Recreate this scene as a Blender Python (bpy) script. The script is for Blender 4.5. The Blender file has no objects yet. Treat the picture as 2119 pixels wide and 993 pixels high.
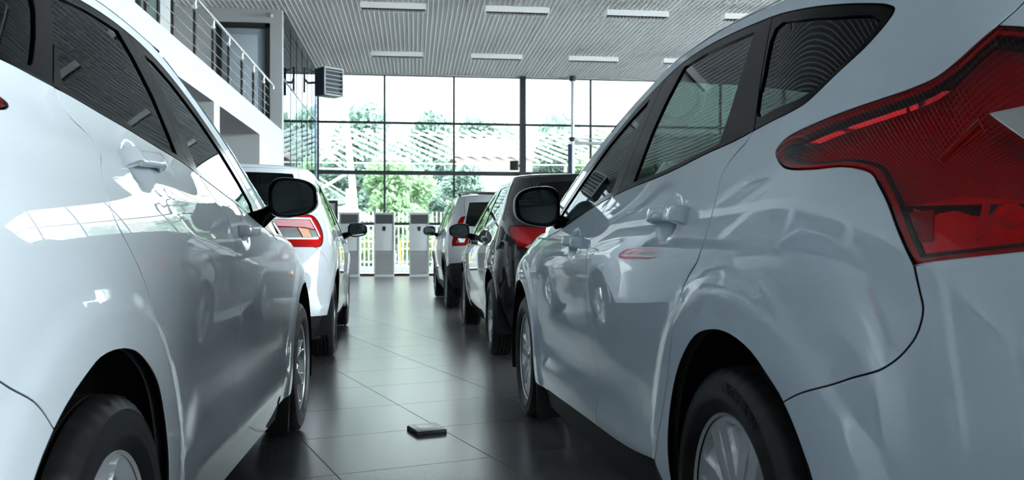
import bpy, bmesh, math, random
from mathutils import Vector, Matrix
from mathutils.geometry import delaunay_2d_cdt
PI = math.pi
sc = bpy.context.scene
COL = sc.collection

# ------------------------------------------------------------------ camera
ALPHA = math.radians(6.53)
cam_d = bpy.data.cameras.new('camera'); cam = bpy.data.objects.new('camera', cam_d); COL.objects.link(cam)
cam.location = (0, 0, 0.89)
cam.rotation_euler = (PI/2, 0, -ALPHA)
cam_d.sensor_width = 36.0
cam_d.lens = 36.0*1790.0/2119.0
cam_d.shift_y = 8.5/2119.0
cam_d.clip_start = 0.05; cam_d.clip_end = 400
cam_d.dof.use_dof = True; cam_d.dof.focus_distance = 2.9; cam_d.dof.aperture_fstop = 9.0
sc.camera = cam

# ------------------------------------------------------------------ world and exposure
sc.view_settings.view_transform = 'Standard'; sc.view_settings.look = 'None'
sc.view_settings.gamma = 1.0; sc.view_settings.use_curve_mapping = False
sc.view_settings.exposure = 1.4
w = bpy.data.worlds.new('overcast_sky'); sc.world = w; w.use_nodes = True
nt = w.node_tree; nt.nodes.clear()
out = nt.nodes.new('ShaderNodeOutputWorld'); bg = nt.nodes.new('ShaderNodeBackground')
geo = nt.nodes.new('ShaderNodeTexCoord'); sep = nt.nodes.new('ShaderNodeSeparateXYZ'); ramp = nt.nodes.new('ShaderNodeValToRGB')
nt.links.new(geo.outputs['Generated'], sep.inputs[0]); nt.links.new(sep.outputs['Z'], ramp.inputs[0])
ramp.color_ramp.elements[0].position = 0.0; ramp.color_ramp.elements[0].color = (0.86, 0.93, 0.98, 1)
ramp.color_ramp.elements[1].position = 0.6; ramp.color_ramp.elements[1].color = (0.94, 0.97, 1.0, 1)
# thin overcast: brightest round the veiled sun, over to the right of the hall
SKY_FRONT, SKY_SUN = 1.9, 12.5
dt = nt.nodes.new('ShaderNodeVectorMath'); dt.operation = 'DOT_PRODUCT'; dt.inputs[1].default_value = Vector((0.80, -0.35, 0.50)).normalized()
nt.links.new(geo.outputs['Generated'], dt.inputs[0])
mr = nt.nodes.new('ShaderNodeMapRange'); mr.interpolation_type = 'SMOOTHSTEP'; mr.inputs['From Min'].default_value = -0.5; mr.inputs['From Max'].default_value = 0.9
mr.inputs['To Min'].default_value = SKY_FRONT; mr.inputs['To Max'].default_value = SKY_SUN
nt.links.new(dt.outputs['Value'], mr.inputs[0]); nt.links.new(mr.outputs[0], bg.inputs[1]); nt.links.new(ramp.outputs[0], bg.inputs[0])
nt.links.new(bg.outputs[0], out.inputs[0])
sc.cycles.max_bounces = 10; sc.cycles.transparent_max_bounces = 24; sc.cycles.glossy_bounces = 6
sc.cycles.diffuse_bounces = 5
sc.cycles.use_denoising = True
sc.cycles.caustics_reflective = False; sc.cycles.caustics_refractive = False
sc.cycles.sample_clamp_indirect = 30.0

# ------------------------------------------------------------------ materials
def mat(name, col, rough=0.5, metal=0.0, coat=0.0, spec=0.5, emit=None, es=0.0, noise=None, coat_rough=0.02):
    m = bpy.data.materials.new(name); m.use_nodes = True
    b = m.node_tree.nodes['Principled BSDF']
    b.inputs['Base Color'].default_value = (*col, 1); b.inputs['Roughness'].default_value = rough
    b.inputs['Metallic'].default_value = metal; b.inputs['Coat Weight'].default_value = coat
    b.inputs['Coat Roughness'].default_value = coat_rough
    b.inputs['Specular IOR Level'].default_value = spec
    b.inputs['Coat IOR'].default_value = 1.6
    if emit:
        b.inputs['Emission Color'].default_value = (*emit, 1); b.inputs['Emission Strength'].default_value = es
    if noise:
        sc_, amt = noise
        n = m.node_tree.nodes.new('ShaderNodeTexNoise'); n.inputs['Scale'].default_value = sc_
        n.inputs['Detail'].default_value = 5
        tc = m.node_tree.nodes.new('ShaderNodeTexCoord')
        mx = m.node_tree.nodes.new('ShaderNodeMixRGB'); mx.blend_type = 'MULTIPLY'
        mx.inputs[1].default_value = (*col, 1); mx.inputs[0].default_value = amt
        m.node_tree.links.new(tc.outputs['Object'], n.inputs['Vector'])
        m.node_tree.links.new(n.outputs[0], mx.inputs[2]); m.node_tree.links.new(mx.outputs[0], b.inputs['Base Color'])
    return m
def glassmat(name, tint, refl=1.0, rough=0.0, ior=1.5, grey=None):
    """thin pane: tinted see-through plus a fresnel mirror on its surface"""
    m = bpy.data.materials.new(name); m.use_nodes = True; t = m.node_tree; t.nodes.clear()
    o = t.nodes.new('ShaderNodeOutputMaterial'); mx = t.nodes.new('ShaderNodeMixShader')
    tr = t.nodes.new('ShaderNodeBsdfTransparent'); tr.inputs[0].default_value = (*tint, 1)
    gl = t.nodes.new('ShaderNodeBsdfGlossy'); gl.inputs['Roughness'].default_value = rough
    gl.inputs['Color'].default_value = (0.93, 0.97, 1, 1)
    fr = t.nodes.new('ShaderNodeFresnel'); fr.inputs['IOR'].default_value = ior
    mu = t.nodes.new('ShaderNodeMath'); mu.operation = 'MULTIPLY'; mu.inputs[1].default_value = refl; mu.use_clamp = True
    t.links.new(fr.outputs[0], mu.inputs[0]); t.links.new(mu.outputs[0], mx.inputs[0])
    t.links.new(tr.outputs[0], mx.inputs[1]); t.links.new(gl.outputs[0], mx.inputs[2]); t.links.new(mx.outputs[0], o.inputs[0])
    return m
M = {}
M['paint_white'] = mat('white_paint', (0.55, 0.65, 0.735), 0.5, coat=1.0, spec=0.1, coat_rough=0.0)
M['paint_pearl'] = mat('pearl_white_paint', (0.58, 0.63, 0.675), 0.5, coat=1.0, spec=0.1, coat_rough=0.0)
M['paint_black'] = mat('black_paint', (0.006, 0.0065, 0.008), 0.45, coat=1.0, spec=0.1, coat_rough=0.0)
M['paint_silver'] = mat('silver_paint', (0.60, 0.63, 0.65), 0.35, metal=0.3, coat=1.0)
M['piano'] = mat('gloss_black_trim', (0.004, 0.004, 0.005), 0.12, coat=0.0, spec=0.12)
M['rubber'] = mat('black_rubber', (0.006, 0.006, 0.007), 0.7, spec=0.2)
M['plastic'] = mat('grained_black_plastic', (0.012, 0.012, 0.013), 0.55, spec=0.3)
M['tyre'] = mat('tyre_rubber', (0.011, 0.0115, 0.013), 0.5, noise=(60, 0.3), spec=0.35)
M['tyretext'] = mat('raised_tyre_lettering', (0.02, 0.02, 0.023), 0.35, spec=0.5)
M['void'] = mat('cavity_shade_black', (0.004, 0.004, 0.005), 0.9)
M['well'] = mat('wheel_well_felt', (0.006, 0.006, 0.007), 0.95)
M['alloy'] = mat('silver_alloy', (0.62, 0.65, 0.68), 0.28, metal=0.45, coat=0.6)
M['alloy_dark'] = mat('dark_alloy_pocket', (0.16, 0.18, 0.20), 0.4, metal=0.6)
M['brake'] = mat('cast_iron', (0.08, 0.08, 0.085), 0.5, metal=0.8)
M['fabric'] = mat('charcoal_seat_fabric', (0.025, 0.026, 0.028), 0.9, noise=(90, 0.4))
M['lining'] = mat('dark_pillar_lining', (0.035, 0.036, 0.038), 0.8)
M['headlining'] = mat('grey_headlining', (0.12, 0.125, 0.13), 0.9)
M['glass'] = glassmat('tinted_car_glass', (0.24, 0.33, 0.30), 0.9)
M['privacy'] = glassmat('privacy_car_glass', (0.10, 0.12, 0.12), 0.7)
M['windscreen'] = glassmat('green_windscreen_glass', (0.60, 0.72, 0.67), 0.9)
M['mirror'] = mat('mirror_silver', (0.55, 0.62, 0.63), 0.0, metal=1.0)
M['chrome'] = mat('chrome', (0.8, 0.82, 0.84), 0.08, metal=1.0)
M['lens'] = glassmat('red_lamp_lens', (0.85, 0.02, 0.03), 0.75)
M['lens_clear'] = glassmat('clear_lamp_lens', (0.9, 0.93, 0.95), 1.5)
M['lamp_red'] = mat('red_reflector', (0.95, 0.10, 0.08), 0.18, metal=0.25)
M['lamp_dark'] = mat('dark_lamp_housing', (0.40, 0.02, 0.022), 0.35)
M['lamp_rim'] = mat('red_lamp_rim', (0.50, 0.012, 0.016), 0.25)
M['lamp_silver'] = mat('silver_lamp_reflector', (0.75, 0.77, 0.78), 0.15, metal=0.9)
M['lamp_white'] = mat('white_lamp_tube', (0.80, 0.80, 0.80), 0.25)
M['amber'] = mat('amber_bulb', (0.72, 0.42, 0.28), 0.3)
M['lamp_pink'] = mat('pink_lamp_segment', (0.62, 0.30, 0.32), 0.15)

def setp(o, label=None, cat=None, group=None, kind=None):
    if label: o['label'] = label
    if cat: o['category'] = cat
    if group: o['group'] = group
    if kind: o['kind'] = kind
    return o
def link(name, me, parent=None):
    o = bpy.data.objects.new(name, me); COL.objects.link(o)
    if parent is not None: o.parent = parent
    return o
def empty(name, loc, rz=0.0, label=None, cat=None, group=None):
    o = bpy.data.objects.new(name, None); COL.objects.link(o)
    o.location = loc; o.rotation_euler = (0, 0, rz); o.empty_display_size = 0.1
    return setp(o, label, cat, group)
class MB:
    """collects boxes, tubes and lathes and links them as one mesh"""
    def __init__(s): s.V = []; s.F = []; s.smooth = []
    def add(s, V, F, smooth=False):
        k = len(s.V); s.V += [tuple(v) for v in V]; s.F += [tuple(i+k for i in f) for f in F]; s.smooth += [smooth]*len(F)
        return s
    def box(s, c, d, rot=None):
        V = [Vector((x*d[0]/2, y*d[1]/2, z*d[2]/2)) for x in (-1, 1) for y in (-1, 1) for z in (-1, 1)]
        if rot is not None: V = [rot @ v for v in V]
        V = [v+Vector(c) for v in V]
        return s.add(V, [(0, 1, 3, 2), (4, 6, 7, 5), (0, 4, 5, 1), (2, 3, 7, 6), (0, 2, 6, 4), (1, 5, 7, 3)])
    def bevbox(s, c, d, b, rot=None):
        bm = bmesh.new(); bmesh.ops.create_cube(bm, size=1.0)
        for v in bm.verts: v.co = Vector((v.co.x*d[0], v.co.y*d[1], v.co.z*d[2]))
        bmesh.ops.bevel(bm, geom=bm.edges[:], offset=b, segments=3, profile=0.5, affect='EDGES')
        bm.verts.index_update()
        V = [(rot @ v.co if rot is not None else v.co)+Vector(c) for v in bm.verts]
        F = [[v.index for v in f.verts] for f in bm.faces]; bm.free()
        return s.add(V, F, True)
    def tube(s, pts, r, n=10, caps=True):
        pts = [Vector(p) for p in pts]; V = []; F = []
        rr = r if isinstance(r, (list, tuple)) else [r]*len(pts)
        up = None
        for i, p in enumerate(pts):
            a = pts[max(0, i-1)]; b = pts[min(len(pts)-1, i+1)]; t = (b-a).normalized()
            if up is None:
                up = Vector((0, 0, 1)) if abs(t.z) < 0.9 else Vector((1, 0, 0))
            x = t.cross(up).normalized(); y = x.cross(t).normalized(); up = y
            for k in range(n):
                q = 2*PI*k/n; V.append(p+x*math.cos(q)*rr[i]+y*math.sin(q)*rr[i])
        for i in range(len(pts)-1):
            for k in range(n):
                k2 = (k+1) % n; F.append((i*n+k, i*n+k2, (i+1)*n+k2, (i+1)*n+k))
        if caps: F.append(tuple(reversed(range(n)))); F.append(tuple((len(pts)-1)*n+k for k in range(n)))
        return s.add(V, F, True)
    def lathe(s, prof, n=48, axis='y', c=(0, 0, 0), closed=False):
        V = []; F = []; m = len(prof)
        for k in range(n):
            q = 2*PI*k/n
            for (r, h) in prof:
                if axis == 'y': V.append((c[0]+r*math.cos(q), c[1]+h, c[2]+r*math.sin(q)))
                else: V.append((c[0]+r*math.cos(q), c[1]+r*math.sin(q), c[2]+h))
        for k in range(n):
            k2 = (k+1) % n
            for i in range(m-1): F.append((k*m+i, k*m+i+1, k2*m+i+1, k2*m+i))
        return s.add(V, F, True)
    def loft(s, rings, cap=True):
        n = len(rings[0]); V = [p for r in rings for p in r]; F = []
        for i in range(len(rings)-1):
            for k in range(n):
                k2 = (k+1) % n; F.append((i*n+k, i*n+k2, (i+1)*n+k2, (i+1)*n+k))
        if cap: F.append(tuple(reversed(range(n)))); F.append(tuple((len(rings)-1)*n+k for k in range(n)))
        return s.add(V, F, True)
    def build(s, name, m, parent=None, sharp=40, flip=True):
        me = bpy.data.meshes.new(name); me.from_pydata(s.V, [], s.F); me.update()
        bm = bmesh.new(); bm.from_mesh(me); bmesh.ops.recalc_face_normals(bm, faces=bm.faces[:]); bm.to_mesh(me); bm.free()
        me.polygons.foreach_set('use_smooth', s.smooth); me.set_sharp_from_angle(angle=math.radians(sharp))
        me.materials.append(m); o = link(name, me, parent); return o
def struct(o): o['kind'] = 'structure'; return o
def mirror_pts(pts): return [(p[0], -p[1], p[2]) for p in pts]

def spline(pts):
    n=len(pts); X=[p[0] for p in pts]; Y=[p[1] for p in pts]
    if n==2:
        return lambda t: Y[0]+(Y[1]-Y[0])*(t-X[0])/(X[1]-X[0])
    h=[X[i+1]-X[i] for i in range(n-1)]
    a=[0.0]*n; b=[1.0]*n; c=[0.0]*n; d=[0.0]*n
    for i in range(1,n-1):
        a[i]=h[i-1]; b[i]=2*(h[i-1]+h[i]); c[i]=h[i]
        d[i]=6*((Y[i+1]-Y[i])/h[i]-(Y[i]-Y[i-1])/h[i-1])
    for i in range(1,n):
        m=a[i]/b[i-1]; b[i]-=m*c[i-1]; d[i]-=m*d[i-1]
    M=[0.0]*n; M[-1]=d[-1]/b[-1]
    for i in range(n-2,-1,-1): M[i]=(d[i]-c[i]*M[i+1])/b[i]
    import bisect
    def f(t):
        if t<=X[0]:
            s=(Y[1]-Y[0])/h[0]-h[0]*(2*M[0]+M[1])/6
            return Y[0]+s*(t-X[0])
        if t>=X[-1]:
            s=(Y[-1]-Y[-2])/h[-1]+h[-1]*(2*M[-1]+M[-2])/6
            return Y[-1]+s*(t-X[-1])
        i=min(bisect.bisect_right(X,t)-1,n-2)
        A=X[i+1]-t; B=t-X[i]; H=h[i]
        return M[i]*A**3/(6*H)+M[i+1]*B**3/(6*H)+(Y[i]/H-M[i]*H/6)*A+(Y[i+1]/H-M[i+1]*H/6)*B
    return f
def sstep(a,b,x):
    t=max(0.0,min(1.0,(x-a)/(b-a))); return t*t*(3-2*t)
class Body:
    """car skin: S(u,z) -> (x,y,z); u = x along the flank, wraps round the corners at both ends"""
    def __init__(s,F,tail,nose,Lr,Lf,nr,nf,taper,shift,bumps=None,pw=1.0):
        s.F=spline(F); s.tail=spline(tail); s.nose=spline(nose)
        s.Lr=spline(Lr); s.Lf=spline(Lf); s.nr=nr; s.nf=nf
        s.taper=spline(taper); s.shift=spline(shift); s.bumps=bumps
    def w(s,x,z):
        y=s.F(z-s.shift(x))-s.taper(x)
        if s.bumps: y+=s.bumps(x,z)
        return y
    def uc(s,z): return s.tail(z)+s.Lr(z)
    def uf(s,z): return s.nose(z)-s.Lf(z)
    def umin(s,z): return s.uc(z)-1.0
    def umax(s,z): return s.uf(z)+1.0
    def S(s,u,z):
        uc=s.uc(z)
        if u<uc:
            t=min(1.25,uc-u); ph=t*math.pi/2; c=math.cos(ph); q=math.sin(ph)
            r=(abs(c)**s.nr+abs(q)**s.nr)**(-1/s.nr)
            x=uc-s.Lr(z)*r*q
            return (x, s.w(x,z)*r*c, z)
        uf=s.uf(z)
        if u>uf:
            t=min(1.25,u-uf); ph=t*math.pi/2; c=math.cos(ph); q=math.sin(ph)
            r=(abs(c)**s.nf+abs(q)**s.nf)**(-1/s.nf)
            x=uf+s.Lf(z)*r*q
            return (x, s.w(x,z)*r*c, z)
        return (u, s.w(u,z), z)
    def N(s,u,z,e=0.004):
        a=s.S(u-e,z); b=s.S(u+e,z); c=s.S(u,z-e); d=s.S(u,z+e)
        U=[b[i]-a[i] for i in range(3)]; V=[d[i]-c[i] for i in range(3)]
        n=(-(U[1]*V[2]-U[2]*V[1]), -(U[2]*V[0]-U[0]*V[2]), -(U[0]*V[1]-U[1]*V[0]))
        n=(-n[0],-n[1],-n[2])
        l=math.sqrt(sum(k*k for k in n)) or 1
        n=tuple(k/l for k in n)
        # outward: U x V for u forward, z up on the +y side points to -y -> flip
        return (-n[0],-n[1],-n[2])
# ------------------------------------------------------------------ panels cut out of the car skin
DARK_GAP = ('body_side', 'rear_door', 'front_door', 'front_fender', 'rear_bumper', 'front_bumper', 'tailgate', 'sill')   # panels with the gap's shade painted black down their edges
def sm(pts, k=4, closed=False):
    """centripetal-ish Catmull-Rom through the points"""
    n = len(pts)
    if n < 3: return list(pts)
    o = []
    rng = range(n if closed else n-1)
    for i in rng:
        if closed: p0, p1, p2, p3 = pts[(i-1) % n], pts[i], pts[(i+1) % n], pts[(i+2) % n]
        else:
            p1, p2 = pts[i], pts[i+1]
            p0 = pts[i-1] if i else (2*p1[0]-p2[0], 2*p1[1]-p2[1])
            p3 = pts[i+2] if i+2 < n else (2*p2[0]-p1[0], 2*p2[1]-p1[1])
        d = lambda a, b: max(1e-5, math.hypot(a[0]-b[0], a[1]-b[1])**0.5)
        t0 = 0; t1 = d(p0, p1); t2 = t1+d(p1, p2); t3 = t2+d(p2, p3)
        for j in range(k):
            t = t1+(t2-t1)*j/k; r = []
            for c in (0, 1):
                A1 = (t1-t)/(t1-t0)*p0[c]+(t-t0)/(t1-t0)*p1[c]; A2 = (t2-t)/(t2-t1)*p1[c]+(t-t1)/(t2-t1)*p2[c]
                A3 = (t3-t)/(t3-t2)*p2[c]+(t-t2)/(t3-t2)*p3[c]
                B1 = (t2-t)/(t2-t0)*A1+(t-t0)/(t2-t0)*A2; B2 = (t3-t)/(t3-t1)*A2+(t-t1)/(t3-t1)*A3
                r.append((t2-t)/(t2-t1)*B1+(t-t1)/(t2-t1)*B2)
            o.append(tuple(r))
    if not closed: o.append(tuple(pts[-1]))
    return o
def join(*segs):
    o = []
    for sg in segs:
        for p in sg:
            if not o or math.hypot(o[-1][0]-p[0], o[-1][1]-p[1]) > 1e-4: o.append((p[0], p[1]))
    if math.hypot(o[-1][0]-o[0][0], o[-1][1]-o[0][1]) < 1e-4: o.pop()
    return o
def area(p): return sum(p[i][0]*p[(i+1) % len(p)][1]-p[(i+1) % len(p)][0]*p[i][1] for i in range(len(p)))/2
def inside(p, x, y):
    c = False; n = len(p); j = n-1
    for i in range(n):
        xi, yi = p[i]; xj, yj = p[j]
        if (yi > y) != (yj > y) and x < (xj-xi)*(y-yi)/(yj-yi)+xi: c = not c
        j = i
    return c
def dens(p, sp):
    o = []; n = len(p)
    for i in range(n):
        a = p[i]; b = p[(i+1) % n]; d = math.hypot(a[0]-b[0], a[1]-b[1]); k = max(1, int(math.ceil(d/sp)))
        for j in range(k): o.append((a[0]+(b[0]-a[0])*j/k, a[1]+(b[1]-a[1])*j/k))
    return o
def on_centre(body, p): return abs(p[0]-body.umin(p[1])) < 2e-3 or abs(p[0]-body.umax(p[1])) < 2e-3
def inset(p, g, body):
    n = len(p); o = []; s = 1 if area(p) > 0 else -1
    for i in range(n):
        a = p[i-1]; b = p[i]; c = p[(i+1) % n]
        if on_centre(body, b): o.append(b); continue
        e1 = (b[0]-a[0], b[1]-a[1]); e2 = (c[0]-b[0], c[1]-b[1])
        l1 = math.hypot(*e1) or 1; l2 = math.hypot(*e2) or 1
        n1 = (-e1[1]/l1*s, e1[0]/l1*s); n2 = (-e2[1]/l2*s, e2[0]/l2*s)
        m = (n1[0]+n2[0], n1[1]+n2[1]); l = math.hypot(*m)
        if l < 0.3: o.append(b); continue
        k = min(1.6, 2/l)*g/l
        o.append((b[0]+m[0]*k, b[1]+m[1]*k))
    return o
def skin(body, outer, holes=(), sp=0.04, off=0.0, gap=0.0024, flange=0.006, refine=(), lip=0.0009):
    outer = inset(dens(outer, sp*0.8), gap, body)
    holes = [inset(dens(h, sp*0.8), -gap, body) for h in holes]
    V = []; E = []
    for lp in [outer]+list(holes):
        k = len(V); V += lp; E += [(k+i, k+(i+1) % len(lp)) for i in range(len(lp))]
    nb = len(V)
    # coarse occupancy to keep interior points away from the outline
    cell = sp*0.5; occ = {}
    for p in V: occ.setdefault((int(math.floor(p[0]/cell)), int(math.floor(p[1]/cell))), []).append(p)
    def clear(x, y, r):
        ci, cj = int(math.floor(x/cell)), int(math.floor(y/cell)); q = max(1, int(r/cell)+1)
        for i in range(ci-q, ci+q+1):
            for j in range(cj-q, cj+q+1):
                for p in occ.get((i, j), ()):
                    if (p[0]-x)**2+(p[1]-y)**2 < r*r: return False
        return True
    us = [p[0] for p in outer]; zs = [p[1] for p in outer]
    def infill(u0, u1, z0, z1, s, test=None):
        j = 0; z = z0
        while z <= z1:
            u = u0+(s/2 if j % 2 else 0)
            while u <= u1:
                if (test is None or test(u, z)) and clear(u, z, s*0.5) and inside(outer, u, z) and not any(inside(h, u, z) for h in holes):
                    V.append((u, z))
                u += s
            z += s*0.87; j += 1
    def fine(u, z): return any(math.hypot(u-a, z-b) < r for (a, b, r, s) in refine)
    infill(min(us), max(us), min(zs), max(zs), sp, lambda u, z: not fine(u, z))
    for (a, b, r, s) in refine:
        infill(a-r, a+r, b-r, b+r, s, lambda u, z: math.hypot(u-a, z-b) < r)
    vc, _, fc, _, _, _ = delaunay_2d_cdt([Vector(v) for v in V], E, [], 0, 1e-6)
    T = []
    for f in fc:
        x = sum(vc[i][0] for i in f)/3; y = sum(vc[i][1] for i in f)/3
        if inside(outer, x, y) and not any(inside(h, x, y) for h in holes): T.append(tuple(f))
    P = []; N = []
    for v in vc:
        p = body.S(v[0], v[1]); n = body.N(v[0], v[1])
        P.append((p[0]+n[0]*off, p[1]+n[1]*off, p[2]+n[2]*off)); N.append(n)
    # outward winding
    F = []
    for t in T:
        a, b, c = (Vector(P[i]) for i in t); nn = (b-a).cross(c-a)
        F.append(t if nn.dot(Vector(N[t[0]])) > 0 else (t[0], t[2], t[1]))
    if flange:
        cnt = {}
        for t in F:
            for i in range(3):
                e = (t[i], t[(i+1) % 3]); cnt[e] = cnt.get(e, 0)+1
        be = [e for e in cnt if (e[1], e[0]) not in cnt]
        be = [e for e in be if not (on_centre(body, vc[e[0]]) and on_centre(body, vc[e[1]]))]
        nd = {}
        for a, b in be:
            d = Vector(P[b])-Vector(P[a])
            if d.length < 1e-9: continue
            o_ = d.cross(Vector(N[a])).normalized()
            for i in (a, b): nd[i] = nd.get(i, Vector((0, 0, 0)))+o_
        ring = {}
        for i, o_ in nd.items():
            o_ = o_.normalized(); n = Vector(N[i]); p = Vector(P[i]); base = len(P)
            P.append(tuple(p+o_*lip*0.8-n*lip*0.5)); N.append(tuple((n+o_).normalized()))
            P.append(tuple(p+o_*lip-n*lip*2.0)); N.append(tuple(o_))
            P.append(tuple(p+o_*lip-n*flange)); N.append(tuple(o_))
            ring[i] = base
        for a, b in be:
            if a in ring and b in ring:
                ra, rb = ring[a], ring[b]
                F.append((b, a, ra, rb)); F.append((rb, ra, ra+1, rb+1)); F.append((rb+1, ra+1, ra+2, rb+2))
    return P, F, N
def mk(name, P, F, N, m, parent, side=1):
    if side < 0:
        P = [(p[0], -p[1], p[2]) for p in P]; N = [(n[0], -n[1], n[2]) for n in N]; F = [tuple(reversed(f)) for f in F]
    me = bpy.data.meshes.new(name); me.from_pydata(P, [], F); me.update()
    me.polygons.foreach_set('use_smooth', [True]*len(F))
    me.normals_split_custom_set_from_vertices([Vector(n).normalized() for n in N])
    me.materials.append(m)
    if name in DARK_GAP:
        me.materials.append(M['rubber']); k = 0; idx = []
        for f in F:                                   # every panel edge is three quads deep; the innermost is black for gap shade
            if len(f) == 4: idx.append(1 if k % 3 == 2 else 0); k += 1
            else: idx.append(0)
        me.polygons.foreach_set('material_index', idx)
    return link(name, me, parent)
def whole(P, F, N):
    """add the mirrored half and weld along the centre line"""
    n = len(P); mp = []; P2 = list(P); N2 = []
    for i, p in enumerate(P):
        if abs(p[1]) < 1.5e-3: mp.append(i)
        else: mp.append(len(P2)); P2.append((p[0], -p[1], p[2]))
    for i, q in enumerate(N):
        N2.append((q[0], 0.0 if abs(P[i][1]) < 1.5e-3 else q[1], q[2]))
    for i, q in enumerate(N):
        if abs(P[i][1]) >= 1.5e-3: N2.append((q[0], -q[1], q[2]))
    P2 = [(p[0], 0.0 if abs(p[1]) < 1.5e-3 else p[1], p[2]) for p in P2]
    F2 = list(F)
    for f in F:
        g = tuple(mp[i] for i in reversed(f))
        if len(set(g)) == len(g): F2.append(g)
    return P2, F2, N2
def cap(body, us, zf, spine, crown, nv=14, T0=0.10, T1=0.55, off=0.0, close_z=False):
    """roof or bonnet: rolls from the skin's top edge to the centre line"""
    P = []; F = []; k = 0
    n = len(us)
    for i, u in enumerate(us):
        z = zf(u); p = Vector(body.S(u, z)); q = Vector(body.S(u, z+0.004)); nn = Vector(body.N(u, z))
        t = (q-Vector(body.S(u, z-0.004))).normalized()
        f = i/(n-1); sx, sz = spine(f, p)
        e = Vector((sx, 0, sz)); L = (e-p).length
        dirn = Vector((sx-p.x, -p.y, 0)); dirn = dirn.normalized() if dirn.length > 1e-4 else Vector((0, -1, 0))
        a = t*min(T0, L)*1.5; b = dirn*L*1.2
        for j in range(nv+1):
            s = (j/nv)**1.6
            h0 = 2*s**3-3*s**2+1; h1 = s**3-2*s**2+s; h2 = -2*s**3+3*s**2; h3 = s**3-s**2
            P.append(tuple(p*h0+a*h1+e*h2+b*h3+Vector((0, 0, off))))
    for i in range(n-1):
        for j in range(nv):
            a = i*(nv+1)+j; F.append((a, a+1, a+nv+2, a+nv+1))
    return P, F
def mk_cap(name, P, F, m, parent):
    mb = MB(); mb.add(P, F, True); mb.add([(p[0], -p[1], p[2]) for p in P], [tuple(reversed(f)) for f in F], True)
    me = bpy.data.meshes.new(name); me.from_pydata(mb.V, [], mb.F); me.update()
    bm = bmesh.new(); bm.from_mesh(me); bmesh.ops.remove_doubles(bm, verts=bm.verts[:], dist=1e-4)
    bmesh.ops.recalc_face_normals(bm, faces=bm.faces[:]); bm.to_mesh(me); bm.free()
    # make the average normal point up
    if sum(p.normal.z*p.area for p in me.polygons) < 0: me.flip_normals()
    me.polygons.foreach_set('use_smooth', [True]*len(me.polygons)); me.materials.append(m)
    return link(name, me, parent)
# ------------------------------------------------------------------ the hall
XL, XR, YB, YF, ZC = -2.64, 15.2, -9.0, 24.5, 5.65
# floor: dark polished tiles laid 18 degrees off the hall's axis
m = bpy.data.materials.new('graphite_floor_tiles'); m.use_nodes = True; t = m.node_tree; b = t.nodes['Principled BSDF']
tc = t.nodes.new('ShaderNodeTexCoord'); mp = t.nodes.new('ShaderNodeMapping'); mp.inputs['Rotation'].default_value = (0, 0, math.radians(-18.3))
sp_ = t.nodes.new('ShaderNodeSeparateXYZ'); t.links.new(tc.outputs['Object'], mp.inputs[0]); t.links.new(mp.outputs[0], sp_.inputs[0])
TP = 0.655
def line(axis, off):
    a = t.nodes.new('ShaderNodeMath'); a.operation = 'ADD'; a.inputs[1].default_value = -off+TP*200+0.0; t.links.new(sp_.outputs[axis], a.inputs[0])
    d = t.nodes.new('ShaderNodeMath'); d.operation = 'MODULO'; d.inputs[1].default_value = TP; t.links.new(a.outputs[0], d.inputs[0])
    s = t.nodes.new('ShaderNodeMath'); s.operation = 'SUBTRACT'; s.inputs[1].default_value = TP/2; t.links.new(d.outputs[0], s.inputs[0])
    ab = t.nodes.new('ShaderNodeMath'); ab.operation = 'ABSOLUTE'; t.links.new(s.outputs[0], ab.inputs[0])
    g = t.nodes.new('ShaderNodeMath'); g.operation = 'GREATER_THAN'; g.inputs[1].default_value = TP/2-0.0022; t.links.new(ab.outputs[0], g.inputs[0])
    return g
g1 = line('X', 0.785-0.0); g2 = line('Y', 3.315)
mx = t.nodes.new('ShaderNodeMath'); mx.operation = 'MAXIMUM'; t.links.new(g1.outputs[0], mx.inputs[0]); t.links.new(g2.outputs[0], mx.inputs[1])
cm = t.nodes.new('ShaderNodeMixRGB'); cm.inputs[1].default_value = (0.135, 0.138, 0.145, 1); cm.inputs[2].default_value = (0.012, 0.012, 0.012, 1)
t.links.new(mx.outputs[0], cm.inputs[0])
nz = t.nodes.new('ShaderNodeTexNoise'); nz.inputs['Scale'].default_value = 240; nz.inputs['Detail'].default_value = 3; t.links.new(tc.outputs['Object'], nz.inputs['Vector'])
m2 = t.nodes.new('ShaderNodeMixRGB'); m2.blend_type = 'MULTIPLY'; m2.inputs[0].default_value = 0.5; t.links.new(cm.outputs[0], m2.inputs[1]); t.links.new(nz.outputs[0], m2.inputs[2])
t.links.new(m2.outputs[0], b.inputs['Base Color'])
rr = t.nodes.new('ShaderNodeMapRange'); rr.inputs['To Min'].default_value = 0.24; rr.inputs['To Max'].default_value = 0.7; t.links.new(mx.outputs[0], rr.inputs[0])
t.links.new(rr.outputs[0], b.inputs['Roughness']); b.inputs['Specular IOR Level'].default_value = 0.65
bp = t.nodes.new('ShaderNodeBump'); bp.inputs['Strength'].default_value = 0.35; bp.inputs['Distance'].default_value = 0.002; bp.invert = True
t.links.new(mx.outputs[0], bp.inputs['Height']); t.links.new(bp.outputs[0], b.inputs['Normal'])
mb = MB(); mb.box(((-6.5+XR)/2, (YB+YF)/2, -0.06), (XR+6.5+0.4, YF-YB+0.4, 0.12)); struct(mb.build('floor', m))

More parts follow.
